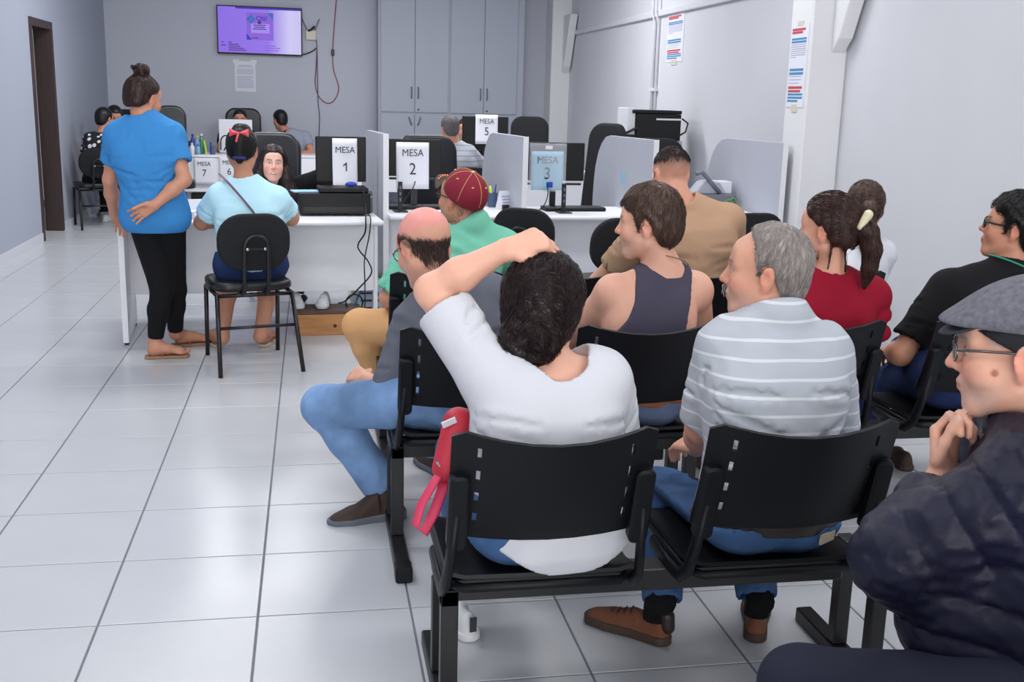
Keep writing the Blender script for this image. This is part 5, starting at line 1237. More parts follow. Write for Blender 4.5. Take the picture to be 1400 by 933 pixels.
SK_A, SK_B, SK_C, SK_D = (226, 172, 148), (214, 158, 134), (196, 140, 114), (172, 118, 94)
def P3(a, dx=0, dy=0, dz=0): return (a[0] + dx, a[1] + dy, a[2] + dz)

# ================================================================ front bench: woman with raised arm
p = Person('woman in a loose white blouse resting her raised left arm on her head', (1.62, -0.585, 0.51), (1.641, -0.510, 0.876), (1.631, -0.450, 1.003), (-20, -4, 3),
    [(1.486, -0.530, 0.862), (1.767, -0.530, 0.842)], [(1.358, -0.420, 1.047), (1.84, -0.44, 0.63)], [(1.528, -0.470, 1.155), (1.74, -0.14, 0.58)],
    [(1.49, -0.03, 0.50), (1.72, -0.03, 0.50)], [(1.515, -0.17, 0.10), (1.66, 0.12, 0.10)], yaw=0, skin=SK_A, girth=1.03, h=0.006, wom=True, neck_r=0.050, arm=1.02, hs=1.05)
p.hands = hand_prims(p.wr[0], (1, 0.05, 0.30), (-0.02, -0.85, -0.52), 'L', fingers=[(60, 78, 40), (58, 76, 38), (54, 72, 36), (48, 68, 36)], thumb=(14, 2), s=1.10)
p.hands += hand_prims(p.wr[1], (-0.4, 1, -0.1), (-1, -0.2, 0.2), 'R')
p.body(arms=(0, 1))
def hemA(x, y, z): return (0.408 + 0.10 * sstep(np.abs(x - 1.66), 0.02, 0.26) - z) * np.ones_like(x)
p.shirt(C_white, t=0.022, sleeve=0.80, sl_t=0.020, wr=(0.0050, 24, 11, (1, 1, 0.7)), h=0.0066, fold=0.0075, neck_cut=0.026, neck_fwd=-0.028, hem_fn=hemA, ext=[(ell((1.65, -0.62, 0.47), (0.20, 0.10, 0.12)), 0.06)])
p.trousers(C_jeans, upto=0.90)
p.hair(H_dark, t=0.020, line=[(-0.13, -0.09), (-0.06, -0.08), (-0.035, -0.055), (-0.025, -0.02), (-0.012, 0.015), (0.012, 0.02), (0.03, 0.03), (0.05, 0.055), (0.085, 0.078), (0.12, 0.09)], top=0.002, side=1.05, extra=[(ell(p.hp(-0.008, -0.108, -0.052), (0.070, 0.045, 0.050), p.R), 0.03)] + [(cone(p.hp(-0.010 + (0.030 + 0.026 * (k / 11)) * math.cos(0.55 * k), -0.148 + 0.030 * (k / 11), -0.056 + (0.022 + 0.024 * (k / 11)) * math.sin(0.55 * k)), p.hp(-0.010 + (0.030 + 0.026 * ((k + 1) / 11)) * math.cos(0.55 * (k + 1)), -0.148 + 0.030 * ((k + 1) / 11), -0.056 + (0.022 + 0.024 * ((k + 1) / 11)) * math.sin(0.55 * (k + 1))), 0.020, 0.020), 0.006) for k in range(14)], amp=0.0022, seed=3, strands=3200, slen=0.075, flow=lambda l: np.where((l[:, 1:2] < -0.098), np.stack([-(l[:, 2] + 0.05), -0.1 + 0 * l[:, 0], l[:, 0] + 0.01], 1) * 10, np.array([0.0, -0.14, -0.045]) - l), lift=0.007, sm=H_dark)
p.shoe((1.504, -0.243, 0.000), 14, M_wshoe, M_wshoe, 0.25, sh=0.0058)
hb = MB().box(-0.008, 0.008, -0.004, 0.001, 0.035, 0.078); o = p.child('heel_tab', MB().box(p.base[0], p.base[0] + 0.02, 0, 0.004, 0.036, 0.080), M_ink); o.location = Vector((1.504, -0.243, 0.000)) - Vector(p.base) + Vector((-p.base[0] + p.base[0] - 0.0, 0.0, 0)); o.location.x -= 0.008 ; o.location.y -= 0.006; o.location.z = 0
o.data.transform(Matrix.Translation((0.0, p.base[1] - 0.0, 0)))
o.data.transform(Matrix.Rotation(math.radians(14), 4, 'Z'))
p.shoe((1.66, 0.06, 0), 0, M_wshoe, M_wshoe, 0.25)

# red bag hanging on the front left chair
bg_ = thing('shoulder_bag', 'small red bag with pink strap wedged beside the white bloused woman', 'bag', (1.36, -0.60, 0.60))
M_rbag = mat('red_nylon', (186, 34, 54), rough=0.55, bump=0.15, bscale=90); M_pink = mat('pink_strap', (206, 56, 92), rough=0.6)
vb = Vol([(cone((1.386, -0.560, 0.639), (1.421, -0.500, 0.730), 0.038, 0.042, flat=(0.3, 1, 0), fs=1.1), 0.02)], 0.006); vb.warp(wrinkle(0.003, 40, 5)); vb.mesh('pouch', M_rbag, bg_, None, (1.36, -0.60, 0.60))
def wbag(pt): return tuple(Vector(pt) - Vector((1.36, -0.60, 0.60)))
sp_ = [(1.374, -0.570, 0.643), (1.347, -0.600, 0.614), (1.317, -0.620, 0.572), (1.304, -0.620, 0.521), (1.325, -0.620, 0.501), (1.350, -0.610, 0.548), (1.369, -0.590, 0.591), (1.378, -0.570, 0.624)]
MB().tube([wbag(q) for q in sp_], 0.013, 8, flat=(1, 0.35)).obj('strap', M_pink, bg_, smooth=True)
MB().tube([wbag((1.359, -0.580, 0.662)), wbag((1.368, -0.590, 0.646)), wbag((1.376, -0.580, 0.657))], 0.005, 6).obj('buckle', M_chrome, bg_)
tg = MB().box(-0.018, 0.018, -0.002, 0.002, -0.008, 0.008).obj('label_tab', M_white, bg_); tg.location = wbag((1.390, -0.545, 0.748)); tg.rotation_euler = (0.3, -0.4, 0)

# ================================================================ man in striped polo
def old_paint(stub, hairc=None, hl=None, bal=0.0):
    def f(s, V, l, c, near):
        x, y, z = l.T
        w = sstep(-z, 0.040, 0.062) * sstep(y, 0.015, 0.045) * near * sstep(z, -0.125, -0.11)
        c = mixc(c, stub, w * 0.38)
        if hl:
            w = sstep(-z, 0.040, 0.046) * sstep(z, -0.060, -0.054) * (y > 0.078) * (np.abs(x) < 0.026) * near; c = mixc(c, hl, w * 0.7)
        return c
    return f
p = Person('grey haired man in profile wearing a pale grey striped polo and jeans', (2.20, -0.585, 0.51), (2.232, -0.490, 0.983), (2.212, -0.450, 1.097), (60, 0, 0),
    [(2.087, -0.500, 0.919), (2.360, -0.520, 0.900)], [(2.082, -0.400, 0.668), (2.47, -0.42, 0.63)], [(2.148, -0.220, 0.554), (2.36, -0.10, 0.58)],
    [(2.091, -0.060, 0.439), (2.34, -0.06, 0.50)], [(2.017, -0.373, 0.100), (2.290, -0.408, 0.100)], yaw=6, skin=SK_B, girth=1.04, h=0.0055, fat=1.0)
p.brow = (120, 100, 92)
p.hands = hand_prims(p.wr[0], (-0.25, 1, -0.15), (1, 0.3, 0.3), 'L') + hand_prims(p.wr[1], (-0.2, 1, -0.1), (-1, -0.1, 0.2), 'R')
p.body(old_paint((190, 160, 150), hl=(200, 190, 184)))
p.shirt(C_stripe, t=0.018, sleeve=0.92, sl_t=0.012, wr=(0.0045, 22, 21), h=0.0066, fold=0.0075, collar=True, hem=-0.022)
p.trousers(C_jeans, upto=0.88, wr=(0.0016, 30, 3), top=-0.022)
p.belt(M_belt, z=-0.026, t=0.027, hh=0.017)
p.fuzz('moustache', mat('white_whiskers', (206, 200, 196), rough=0.7), 260, lambda x, y, z: ((np.abs(x) < 0.028) & (z < -0.038) & (z > -0.056) & (y > 0.06)) * 1.0, slen=0.014, lift=0.004, t=0.012)
pa = p.child('leather_patch', MB().box(-0.030, 0.030, -0.004, 0.001, -0.013, 0.013), mat('patch', (196, 178, 150), rough=0.7)); pa.data.transform(Matrix.Translation(Vector(p.base))); pa.location = Vector((2.318, -0.692, 0.470)) - Vector(p.base); pa.rotation_euler = (0.1, 0, 0.55)
p.hair(H_grey, t=0.005, line=[(-0.13, -0.085), (-0.08, -0.080), (-0.045, -0.058), (-0.03, -0.01), (-0.005, 0.028), (0.010, 0.010), (0.014, -0.012), (0.020, -0.004), (0.024, 0.05), (0.032, 0.085), (0.046, 0.110), (0.12, 0.16)], amp=0.0015, seed=7, strands=2100, flow='crown', slen=0.045, lift=0.004)
q_ = Vol([(cone(V3(*(2.064, -0.334, 0.000)) + rotm(46) @ V3(0, 0.016, 0.055), V3(*(2.064, -0.334, 0.000)) + rotm(46) @ V3(0, 0.020, 0.088), 0.021, 0.022), 0)], 0.006); q_.mesh('heel_patch', M_belt, p.root, None, p.base)
p.shoe((2.064, -0.334, 0.000), 46, M_brown, M_sole, 0.285, sh=0.0056, laces=M_belt, sock=(C_blackc, 'L'))
p.shoe((2.306, -0.357, 0.000), -22, M_brown, M_sole, 0.285, sh=0.0056, laces=M_belt, sock=(C_blackc, 'R'))

# ================================================================ man in tank top
def fade(s, V, l, c, near): return c
p = Person('brown haired man in a plum grey tank top looking left', (2.17, 0.53, 0.51), (2.290, 0.600, 0.944), (2.223, 0.600, 1.098), (62, -3, 0),
    [(2.103, 0.580, 0.855), (2.409, 0.600, 0.860)], [(1.97, 0.76, 0.63), (2.53, 0.80, 0.62)], [(2.08, 1.02, 0.58), (2.35, 1.04, 0.58)],
    [(2.05, 1.10, 0.50), (2.30, 1.10, 0.50)], [(2.05, 1.05, 0.10), (2.30, 1.05, 0.10)], yaw=0, skin=SK_A, girth=1.06, h=0.0066, arm=1.12, neck_r=0.058)
p.brow = (80, 60, 50)
p.hands = hand_prims(p.wr[0], (0.2, 1, -0.1), (1, 0, 0.2), 'L') + hand_prims(p.wr[1], (-0.2, 1, -0.1), (-1, 0, 0.2), 'R')
p.torso0 = p.torso
def tk(t=0.0, belly=0.0): return Person.torso(p, t + (0.010 if t < 0 else 0), belly)
p.torso = tk
p.body(old_paint((170, 150, 140), hl=(150, 130, 120)))
# tank top: torso with cut-away shoulders
v = Vol(Person.torso(p, 0.010), 0.0065); v.warp(wrinkle(0.002, 26, 31))
midx = p.sh[0] * 0.5 + p.sh[1] * 0.5
def tank(x, y, z):
    l = (np.stack([x, y, z], 1) - midx) @ p.Rc
    w = np.interp(l[:, 2], [-0.45, -0.26, -0.19, -0.12, -0.06, 0.0, 0.12], [0.3, 0.24, 0.140, 0.108, 0.098, 0.100, 0.10])
    lo_ = np.where(l[:, 1] > 0, -0.06, 0.052); inner = np.interp(l[:, 2] - lo_, [0, 0.02, 0.05], [0.0, 0.06, 0.070]) - np.abs(l[:, 0])
    return np.maximum((np.abs(l[:, 0]) - w) * 0.8, np.where(l[:, 2] > lo_, inner * 0.8, -1))
v.region(tank); v.cut(p.hip + p.Rp[:, 2] * -0.01, -p.Rp[:, 2]); v.mesh('tank_top', C_tank, p.root, None, p.base)
p.trousers(C_jeansg, upto=0.9, top=0.0); p.belt(M_tan, z=-0.008, t=0.024, hh=0.017)
p.hair(H_brown, t=0.017, line=LINE_SHORT, top=0.006, amp=0.003, freq=95, seed=9, strands=2100, slen=0.05, lift=0.008)
nk = [p.neck + p.Rc @ V3(0.080 * math.cos(a), 0.078 * math.sin(a) + 0.000, 0.024 - 0.012 * math.sin(a)) for a in [k * math.pi / 12 for k in range(24)]]
p.child('necklace', MB().tube(nk, 0.0022, 6, closed=True), mat('thin_chain', (150, 130, 100), rough=0.3, metal=0.8), True)
p.shoe((2.05, 0.98, 0), 0, M_boot, M_sole); p.shoe((2.30, 0.98, 0), 0, M_boot, M_sole)

# ================================================================ bald man in grey
def bald(s, V, l, c, near):
    x, y, z = l.T
    top = sstep(z, 0.02, 0.06) * near; c = mixc(c, (232, 150, 146), top * 0.75)
    low = np.interp(y, [-0.13, -0.05, -0.03, -0.005, 0.02, 0.035], [-0.085, -0.07, -0.02, 0.02, -0.01, 0.03]); hi_ = np.interp(y, [-0.12, -0.08, 0.0, 0.05], [-0.022, 0.000, 0.040, 0.055])
    nz = 0.006 * np.sin(90 * x + 50 * z) * np.sin(80 * y)
    c = mixc(c, (62, 46, 42), sstep(z, low - 0.006 + nz, low + 0.012 + nz) * sstep(-z, -hi_ - 0.014 + nz, -hi_ + 0.010 + nz) * (y < 0.04) * near * 0.85)
    return old_paint((180, 160, 150))(s, V, l, c, near)
p = Person('bald man in a charcoal grey shirt and light jeans hunched forward', (1.60, 0.56, 0.51), (1.527, 0.620, 0.887), (1.448, 0.640, 1.010), (28, -24, 0),
    [(1.418, 0.680, 0.742), (1.687, 0.660, 0.835)], [(1.331, 0.660, 0.491), (1.85, 0.85, 0.60)], [(1.263, 0.840, 0.493), (1.62, 1.02, 0.56)],
    [(1.104, 0.800, 0.408), (1.52, 1.10, 0.49)], [(1.326, 0.770, 0.087), (1.56, 1.12, 0.10)], yaw=30, skin=SK_B, girth=1.08, h=0.0066, arm=1.08, hs=1.10)
p.hands = hand_prims(p.wr[0], (-0.5, 0.8, 0.05), (0.6, 0.5, 0.6), 'L', curl=(30, 40, 30)) + hand_prims(p.wr[1], (-0.6, 0.7, -0.1), (-0.8, -0.4, 0.3), 'R')
p.body(bald)
p.shirt(C_grey, t=0.020, sleeve=0.94, sl_t=0.016, wr=(0.0045, 22, 41), h=0.0072, hem=-0.02, collar=False)
p.trousers(C_jeansl, upto=0.97, t=0.016, calf_t=0.016, h=0.0075, wr=(0.002, 30, 43))
def fringe(x, y, z):
    low = np.interp(y, [-0.13, -0.05, -0.03, -0.005, 0.02, 0.035], [-0.085, -0.07, -0.02, 0.02, -0.01, 0.03]); hi_ = np.interp(y, [-0.12, -0.08, 0.0, 0.05], [-0.022, 0.000, 0.040, 0.055])
    return sstep(z + 0.012 * np.sin(60 * x), low - 0.022, low + 0.026) * sstep(-z, -hi_ - 0.012, -hi_ + 0.012) * (y < 0.04) * 0.9
p.fuzz('hair', hairm('short_grey_brown_hair', (66, 50, 45), rough=0.65), 2600, fringe, slen=0.020, lift=0.005, srad=0.0009)
p.glasses(M_grey)
p.shoe((1.401, 0.734, 0.000), 98, M_boot, M_bsole, 0.29, sh=0.0056, high=0.035, hgt=1.15, sole_h=0.036, wide=1.14, pitch=-4)
p.shoe((1.60, 1.08, 0), 20, M_boot, M_bsole, 0.29, high=0.03)

# ================================================================ woman in red
p = Person('woman in a crimson knit top with a cream clip in her tied dark hair', (2.80, 0.56, 0.51), (2.917, 0.600, 0.922), (2.901, 0.610, 1.080), (42, -2, 0),
    [(2.765, 0.600, 0.847), (3.081, 0.600, 0.840)], [(2.66, 0.74, 0.63), (3.14, 0.72, 0.62)], [(2.75, 1.02, 0.58), (2.96, 1.02, 0.58)],
    [(2.70, 1.10, 0.50), (2.92, 1.10, 0.50)], [(2.70, 1.05, 0.10), (2.92, 1.05, 0.10)], yaw=0, skin=SK_B, girth=1.0, h=0.0066, wom=True, neck_r=0.047)
p.hands = hand_prims(p.wr[0], (0.2, 1, -0.1), (1, 0, 0.2), 'L') + hand_prims(p.wr[1], (-0.2, 1, -0.1), (-1, 0, 0.2), 'R')
p.body()
p.shirt(C_red, t=0.014, sleeve=0.80, sl_t=0.018, wr=(0.003, 26, 51), ext=[(ell(p.sh[1] + V3(0.02, 0, -0.005), (0.066, 0.062, 0.066)), 0.012), (ell(p.sh[1] + V3(0.03, 0, -0.07), (0.060, 0.06, 0.045)), 0.006), (ell(p.sh[1] + V3(0.038, 0, -0.14), (0.058, 0.06, 0.04)), 0.006)])
p.trousers(C_jeansd, upto=0.9)
tail = [p.hp(0, -0.105, 0.028), p.hp(0.0, -0.150, 0.0), p.hp(0.0, -0.165, -0.06), p.hp(-0.004, -0.160, -0.13), p.hp(-0.01, -0.150, -0.19)]
hx = [(cone(tail[i], tail[i + 1], (0.026, 0.032, 0.030, 0.024)[i], (0.032, 0.030, 0.024, 0.010)[i]), 0.02) for i in range(4)]
hx += [(cone(p.hp(-0.058, -0.04, -0.05), p.hp(-0.066, -0.035, -0.13), 0.005, 0.002), 0.01), (cone(p.hp(-0.07, 0.0, -0.03), p.hp(-0.072, 0.004, -0.10), 0.004, 0.002), 0.006), (cone(p.hp(-0.03, -0.08, -0.05), p.hp(-0.03, -0.085, -0.14), 0.006, 0.003), 0.01)]
p.hair(hairm('dark_chestnut_hair', (56, 32, 27)), t=0.014, line=LINE_UP, top=0.006, extra=hx, amp=0.002, seed=12, strands=2100, slen=0.08, lift=0.003, flow=lambda l: np.where((l[:, 1:2] < -0.12) | (l[:, 2:3] < -0.06), np.array([[0, -0.1, -1.0]]), np.array([0.0, -0.14, 0.02]) - l))
cl_ = Vol([(cone(p.hp(-0.03, -0.128, 0.018), p.hp(-0.012, -0.148, 0.062), 0.012, 0.017), 0.0)], 0.004); cl_.mesh('hair_clip', mat('cream_clip', (214, 204, 170), rough=0.3), p.root, None, p.base)
p.shoe((2.70, 0.98, 0), 0, M_boot, M_sole, 0.25); p.shoe((2.92, 0.98, 0), 0, M_boot, M_sole, 0.25)

# ================================================================ man in black polo
p = Person('black haired man in a black polo with green collar stripe and dark glasses', (3.46, 0.58, 0.51), (3.639, 0.600, 0.936), (3.650, 0.620, 1.088), (52, 8, 0),
    [(3.409, 0.620, 0.856), (3.90, 0.58, 0.86)], [(3.247, 0.620, 0.611), (4.0, 0.72, 0.62)], [(3.356, 0.860, 0.565), (3.75, 1.0, 0.58)],
    [(3.464, 1.020, 0.400), (3.56, 1.1, 0.50)], [(3.24, 1.15, 0.10), (3.56, 1.05, 0.10)], yaw=8, skin=SK_C, girth=1.1, h=0.0066, arm=1.08)
p.hands = hand_prims(p.wr[0], (0.1, 1, -0.2), (1, 0, 0.2), 'L') + hand_prims(p.wr[1], (-0.2, 1, -0.1), (-1, 0, 0.2), 'R')
p.body()
p.shirt(C_blackc, t=0.018, sleeve=0.80, sl_t=0.016, wr=(0.0035, 22, 61), collar=True)
p.trousers(C_jeansd, upto=0.9)
cpt = [p.neck + p.Rc @ V3(0.098 * math.cos(a), 0.088 * math.sin(a) - 0.002, 0.016) for a in [math.pi + k * math.pi / 12 for k in range(13)]]
p.child('collar_stripe', MB().tube(cpt, 0.0035, 6), mat('green_piping', (30, 140, 110), rough=0.6), True)
p.hair(H_black, t=0.016, line=LINE_SHORT, top=0.006, amp=0.003, freq=100, seed=15, strands=2200, slen=0.05, lift=0.010)
p.glasses(M_blackm, thick=0.0034)
p.shoe((3.24, 1.08, 0), 0, M_boot, M_sole); p.shoe((3.56, 0.98, 0), 0, M_boot, M_sole)

# ================================================================ man in mint with cap
p = Person('man in a mint green polo wearing a crimson cap with a dark brim', (1.64, 1.66, 0.50), (1.761, 1.700, 0.968), (1.717, 1.720, 1.075), (40, 8, 0),
    [(1.511, 1.700, 0.826), (1.910, 1.680, 0.868)], [(1.401, 1.680, 0.641), (2.0, 1.85, 0.62)], [(1.472, 1.920, 0.562), (1.65, 2.1, 0.58)],
    [(1.281, 1.860, 0.480), (1.55, 2.2, 0.49)], [(1.374, 1.860, 0.223), (1.58, 2.15, 0.10)], yaw=32, skin=SK_C, girth=1.05, h=0.0074, arm=1.05)
p.hands = hand_prims(p.wr[0], (-0.5, 0.8, 0.0), (0.7, 0.4, 0.4), 'L') + hand_prims(p.wr[1], (-0.6, 0.7, -0.1), (-0.8, -0.4, 0.3), 'R')
p.body(old_paint((150, 140, 136)))
p.shirt(C_mint, t=0.020, sleeve=0.92, sl_t=0.022, wr=(0.004, 22, 71), collar=True)
p.trousers(C_khaki, upto=0.9, t=0.018)
p.fuzz('hair', H_greyd, 600, lambda x, y, z: ((y < -0.02) & (z > -0.075 - 0.5 * (y + 0.1)) & (z < 0.03)) * 0.8, slen=0.010, lift=0.002, srad=0.0006)
R_keep = p.R; p.R = p.R @ rotm(-10, 20)
M_crim = mat('crimson_cap', (126, 18, 44), rough=0.85, bump=0.1, bscale=400); M_seam = mat('cap_stitch', (206, 170, 90), rough=0.7); M_brim = mat('dark_brim', (70, 56, 46), rough=0.8)
v = Vol([(ell(p.hp(0, -0.014, 0.045), (0.092, 0.112, 0.098), p.R), 0)], 0.005); v.cut(p.hp(0, 0, 0.018), p.R @ V3(0, 0.05, -1)); cap_ = v.mesh('cap', M_crim, p.root, None, p.base)
br = [(-0.085, 0.06), (-0.078, 0.115), (-0.05, 0.155), (0, 0.168), (0.05, 0.155), (0.078, 0.115), (0.085, 0.06), (0.05, 0.085), (0, 0.093), (-0.05, 0.085)]
p.child('brim', MB().sheet(lambda i, j: p.hp((i - 0.5) * 0.17 * (1 - 0.28 * j ** 2), 0.070 + 0.025 * (1 - (2 * i - 1) ** 2) + 0.085 * j * math.sqrt(max(0.0, 1 - 0.75 * (2 * i - 1) ** 2)), 0.032 - 0.02 * j - 0.05 * (i - 0.5) ** 2 * 4 * 0.5), 12, 6, 0.005), M_brim, True, parent=cap_)
for k in range(7):
    i = 0.22 + 0.09 * k
    a = Vector(p.hp((i - 0.5) * 0.15, 0.150 - 0.05 * (2 * i - 1) ** 2, 0.026 - 0.05 * (i - 0.5) ** 2 * 2)); d_ = Vector(p.R @ V3(0.008, 0.010, 0)); e_ = Vector(p.R @ V3(0.004, -0.003, 0)); up_ = Vector(p.R @ V3(0, 0, 0.003))
    p.child('leaf_stitch', MB().add([a - d_ + up_, a + e_ + up_, a + d_ + up_, a - e_ + up_, a - up_], [(0, 1, 2, 3), (0, 4, 1), (1, 4, 2), (2, 4, 3), (3, 4, 0)]), mat('orange_stitch', (214, 110, 50), rough=0.6), parent=cap_)
for k in range(6):
    a = math.radians(60 * k + 30)
    pts = [p.hp(0.0925 * math.sin(b) * math.cos(a), -0.014 + 0.1125 * math.sin(b) * math.sin(a), 0.045 + 0.0985 * math.cos(b)) for b in [0.05 + q * 0.18 for q in range(10)]]
    p.child('seam', MB().tube(pts, 0.0013, 5), M_seam, True, parent=cap_)
    b = 0.85; c_ = p.hp(0.093 * math.sin(b) * math.cos(a + 0.5), -0.014 + 0.113 * math.sin(b) * math.sin(a + 0.5), 0.045 + 0.099 * math.cos(b))
    p.child('eyelet', MB().lathe([(0.001, -0.004), (0.005, -0.003), (0.006, 0.0), (0.005, 0.003), (0.001, 0.004)], tuple(c_), 8), M_seam, parent=cap_)
p.child('button', MB().lathe([(0.002, 0.0), (0.008, 0.001), (0.007, 0.006), (0.002, 0.008)], tuple(p.hp(0, -0.014, 0.142)), 10), M_cream, parent=cap_)
p.R = R_keep
p.glasses(M_blackm)
p.shoe((1.524, 2.698, 0.000), 60, M_boot, M_sole); p.shoe((1.60, 2.08, 0), 10, M_boot, M_sole)

ky = MB(); kx = (1.380, 1.800, 0.538)
ky.tube([P3(kx, 0, 0, 0), P3(kx, -0.01, -0.01, -0.03), P3(kx, -0.005, -0.012, -0.055)], 0.006, 6); p.child('key_bunch', ky, M_chrome, True)

# ================================================================ man in beige
def buzz(s, V, l, c, near):
    x, y, z = l.T
    w = sstep(z, np.interp(y, [-0.12, -0.05, 0.0, 0.03], [-0.03, -0.01, 0.03, 0.03]), np.interp(y, [-0.12, -0.05, 0.0, 0.03], [0.08, 0.085, 0.08, 0.07])) * (y < 0.05) * near
    c = mixc(c, (48, 34, 33), w * 0.92); return c
p = Person('broad man in a beige t-shirt with a faded haircut, seen from behind', (2.76, 1.66, 0.52), (2.716, 1.720, 1.085), (2.685, 1.760, 1.193), (8, -10, 0),
    [(2.611, 1.720, 0.984), (2.954, 1.700, 0.988)], [(2.42, 1.95, 0.66), (3.06, 1.95, 0.66)], [(2.62, 2.2, 0.60), (2.9, 2.2, 0.60)],
    [(2.66, 2.25, 0.50), (2.9, 2.25, 0.50)], [(2.66, 2.2, 0.10), (2.9, 2.2, 0.10)], yaw=0, skin=SK_B, girth=1.16, depth=1.2, h=0.007, arm=1.2, neck_r=0.062)
p.hands = hand_prims(p.wr[0], (0.2, 1, -0.1), (1, 0, 0.2), 'L') + hand_prims(p.wr[1], (-0.2, 1, -0.1), (-1, 0, 0.2), 'R')
p.body(buzz)
p.shirt(C_beige, t=0.018, sleeve=0.75, sl_t=0.014, wr=(0.003, 24, 81), belly=0.02)
p.trousers(C_jeansd, upto=0.9)
p.fuzz('hair', H_dark, 2200, lambda x, y, z: sstep(z, 0.045, 0.085) * (y < 0.075), slen=0.020, lift=0.010, flow='crown', srad=0.0011)
p.shoe((2.66, 2.12, 0), 0, M_boot, M_sole); p.shoe((2.9, 2.12, 0), 0, M_boot, M_sole)

# ================================================================ ponytail woman
p = Person('woman in white with a long straight ponytail, by the right wall', (3.42, 1.64, 0.50), (3.614, 1.700, 0.923), (3.633, 1.720, 1.052), (-16, 2, 0),
    [(3.491, 1.700, 0.819), (3.736, 1.700, 0.833)], [(3.26, 1.85, 0.62), (3.76, 1.85, 0.62)], [(3.35, 2.1, 0.58), (3.6, 2.1, 0.58)],
    [(3.36, 2.2, 0.49), (3.58, 2.2, 0.49)], [(3.36, 2.15, 0.10), (3.58, 2.15, 0.10)], yaw=0, skin=SK_B, girth=0.95, h=0.008, wom=True, neck_r=0.045)
p.hands = hand_prims(p.wr[0], (0.2, 1, -0.1), (1, 0, 0.2), 'L') + hand_prims(p.wr[1], (-0.2, 1, -0.1), (-1, 0, 0.2), 'R')
p.body()
p.shirt(C_whitec, t=0.014, sleeve=0.6, wr=(0.003, 26, 91))
p.trousers(C_jeansd, upto=0.9)
tl_ = [p.hp(0, -0.112, 0.045), p.hp(-0.01, -0.150, 0.02), p.hp(-0.012, -0.160, -0.06), p.hp(-0.008, -0.155, -0.14), p.hp(0.004, -0.140, -0.225)]
p.hair(H_brown, t=0.010, line=LINE_UP, extra=[(cone(tl_[i], tl_[i + 1], (0.022, 0.030, 0.034, 0.030)[i], (0.030, 0.034, 0.030, 0.016)[i]), 0.02) for i in range(4)], amp=0.002, seed=2, strands=1500, slen=0.09, lift=0.003, flow=lambda l: np.where(l[:, 1:2] < -0.118, np.array([[0, -0.1, -1.0]]), np.array([0.0, -0.14, 0.04]) - l))
p.shoe((3.36, 2.08, 0), 0, M_wshoe, M_wshoe, 0.25); p.shoe((3.58, 2.08, 0), 0, M_wshoe, M_wshoe, 0.25)

# ================================================================ old man in flat cap
def oldp(s, V, l, c, near):
    x, y, z = l.T
    c = old_paint((190, 170, 160))(s, V, l, c, near)
    n = np.sin(70 * x + 3 * np.sin(50 * z)) * np.sin(80 * y + 40 * z); c = mixc(c, (186, 110, 92), np.clip(n, 0, 1) * 0.22 * near)
    w = sstep(-np.sqrt((y - 0.035) ** 2 + (z + 0.030) ** 2), -0.0085, -0.004) * (x < 0) * near; c = mixc(c, (150, 84, 66), w * 0.8)
    w = sstep(z, 0.008, 0.028) * sstep(-y, -0.048, -0.036) * near * (np.abs(x) > 0.05); c = mixc(c, (176, 172, 174), w * 0.6)
    return c
p = Person('old man in a navy quilted jacket and grey flat cap, chin on hand', (2.42, -1.52, 0.50), (2.410, -1.340, 0.930), (2.351, -1.280, 1.085), (54, -6, 0),
    [(2.324, -1.420, 0.867), (2.52, -1.12, 0.90)], [(2.118, -1.340, 0.712), (2.391, -1.080, 0.666)], [(2.253, -1.240, 0.830), (2.425, -1.140, 0.780)],
    [(1.967, -1.300, 0.442), (2.46, -1.02, 0.44)], [(2.02, -1.36, 0.12), (2.52, -0.98, 0.12)], yaw=80, skin=SK_A, girth=1.02, h=0.0045, arm=1.0, fat=1.02, hs=1.06)
p.brow = (150, 140, 136)
p.hands = hand_prims(p.wr[0], (0.10, 0.20, 1), (-0.85, -0.25, 0.3), 'L', fingers=[(42, 78, 45), (48, 80, 45), (52, 82, 45), (54, 82, 45)], thumb=(4, 0), s=1.0)
p.hands += hand_prims(p.wr[1], (0.05, -0.3, 0.6), (-0.6, 0.2, 0.6), 'R', curl=(40, 60, 40))
p.body(oldp)
def quilt(x, y, z):
    return 0.010 * np.abs(np.sin((z + 0.15 * np.sin(6 * x + 5 * y)) * math.pi / 0.075)) ** 0.6 * -1.0 + 0.006
v0 = p.shirt
def puffs(prim, a, b, per):
    a, b = np.array(a, float), np.array(b, float); d = (b - a) / np.linalg.norm(b - a)
    def fn(X, Y, Z):
        t = (X - a[0]) * d[0] + (Y - a[1]) * d[1] + (Z - a[2]) * d[2]
        return prim[0](X, Y, Z) - 0.014 * np.abs(np.sin((t + 0.008 * np.sin(16 * X + 13 * Z)) * math.pi / per)) ** 0.30 + 0.010
    return fn, prim[1] - 0.015, prim[2] + 0.015
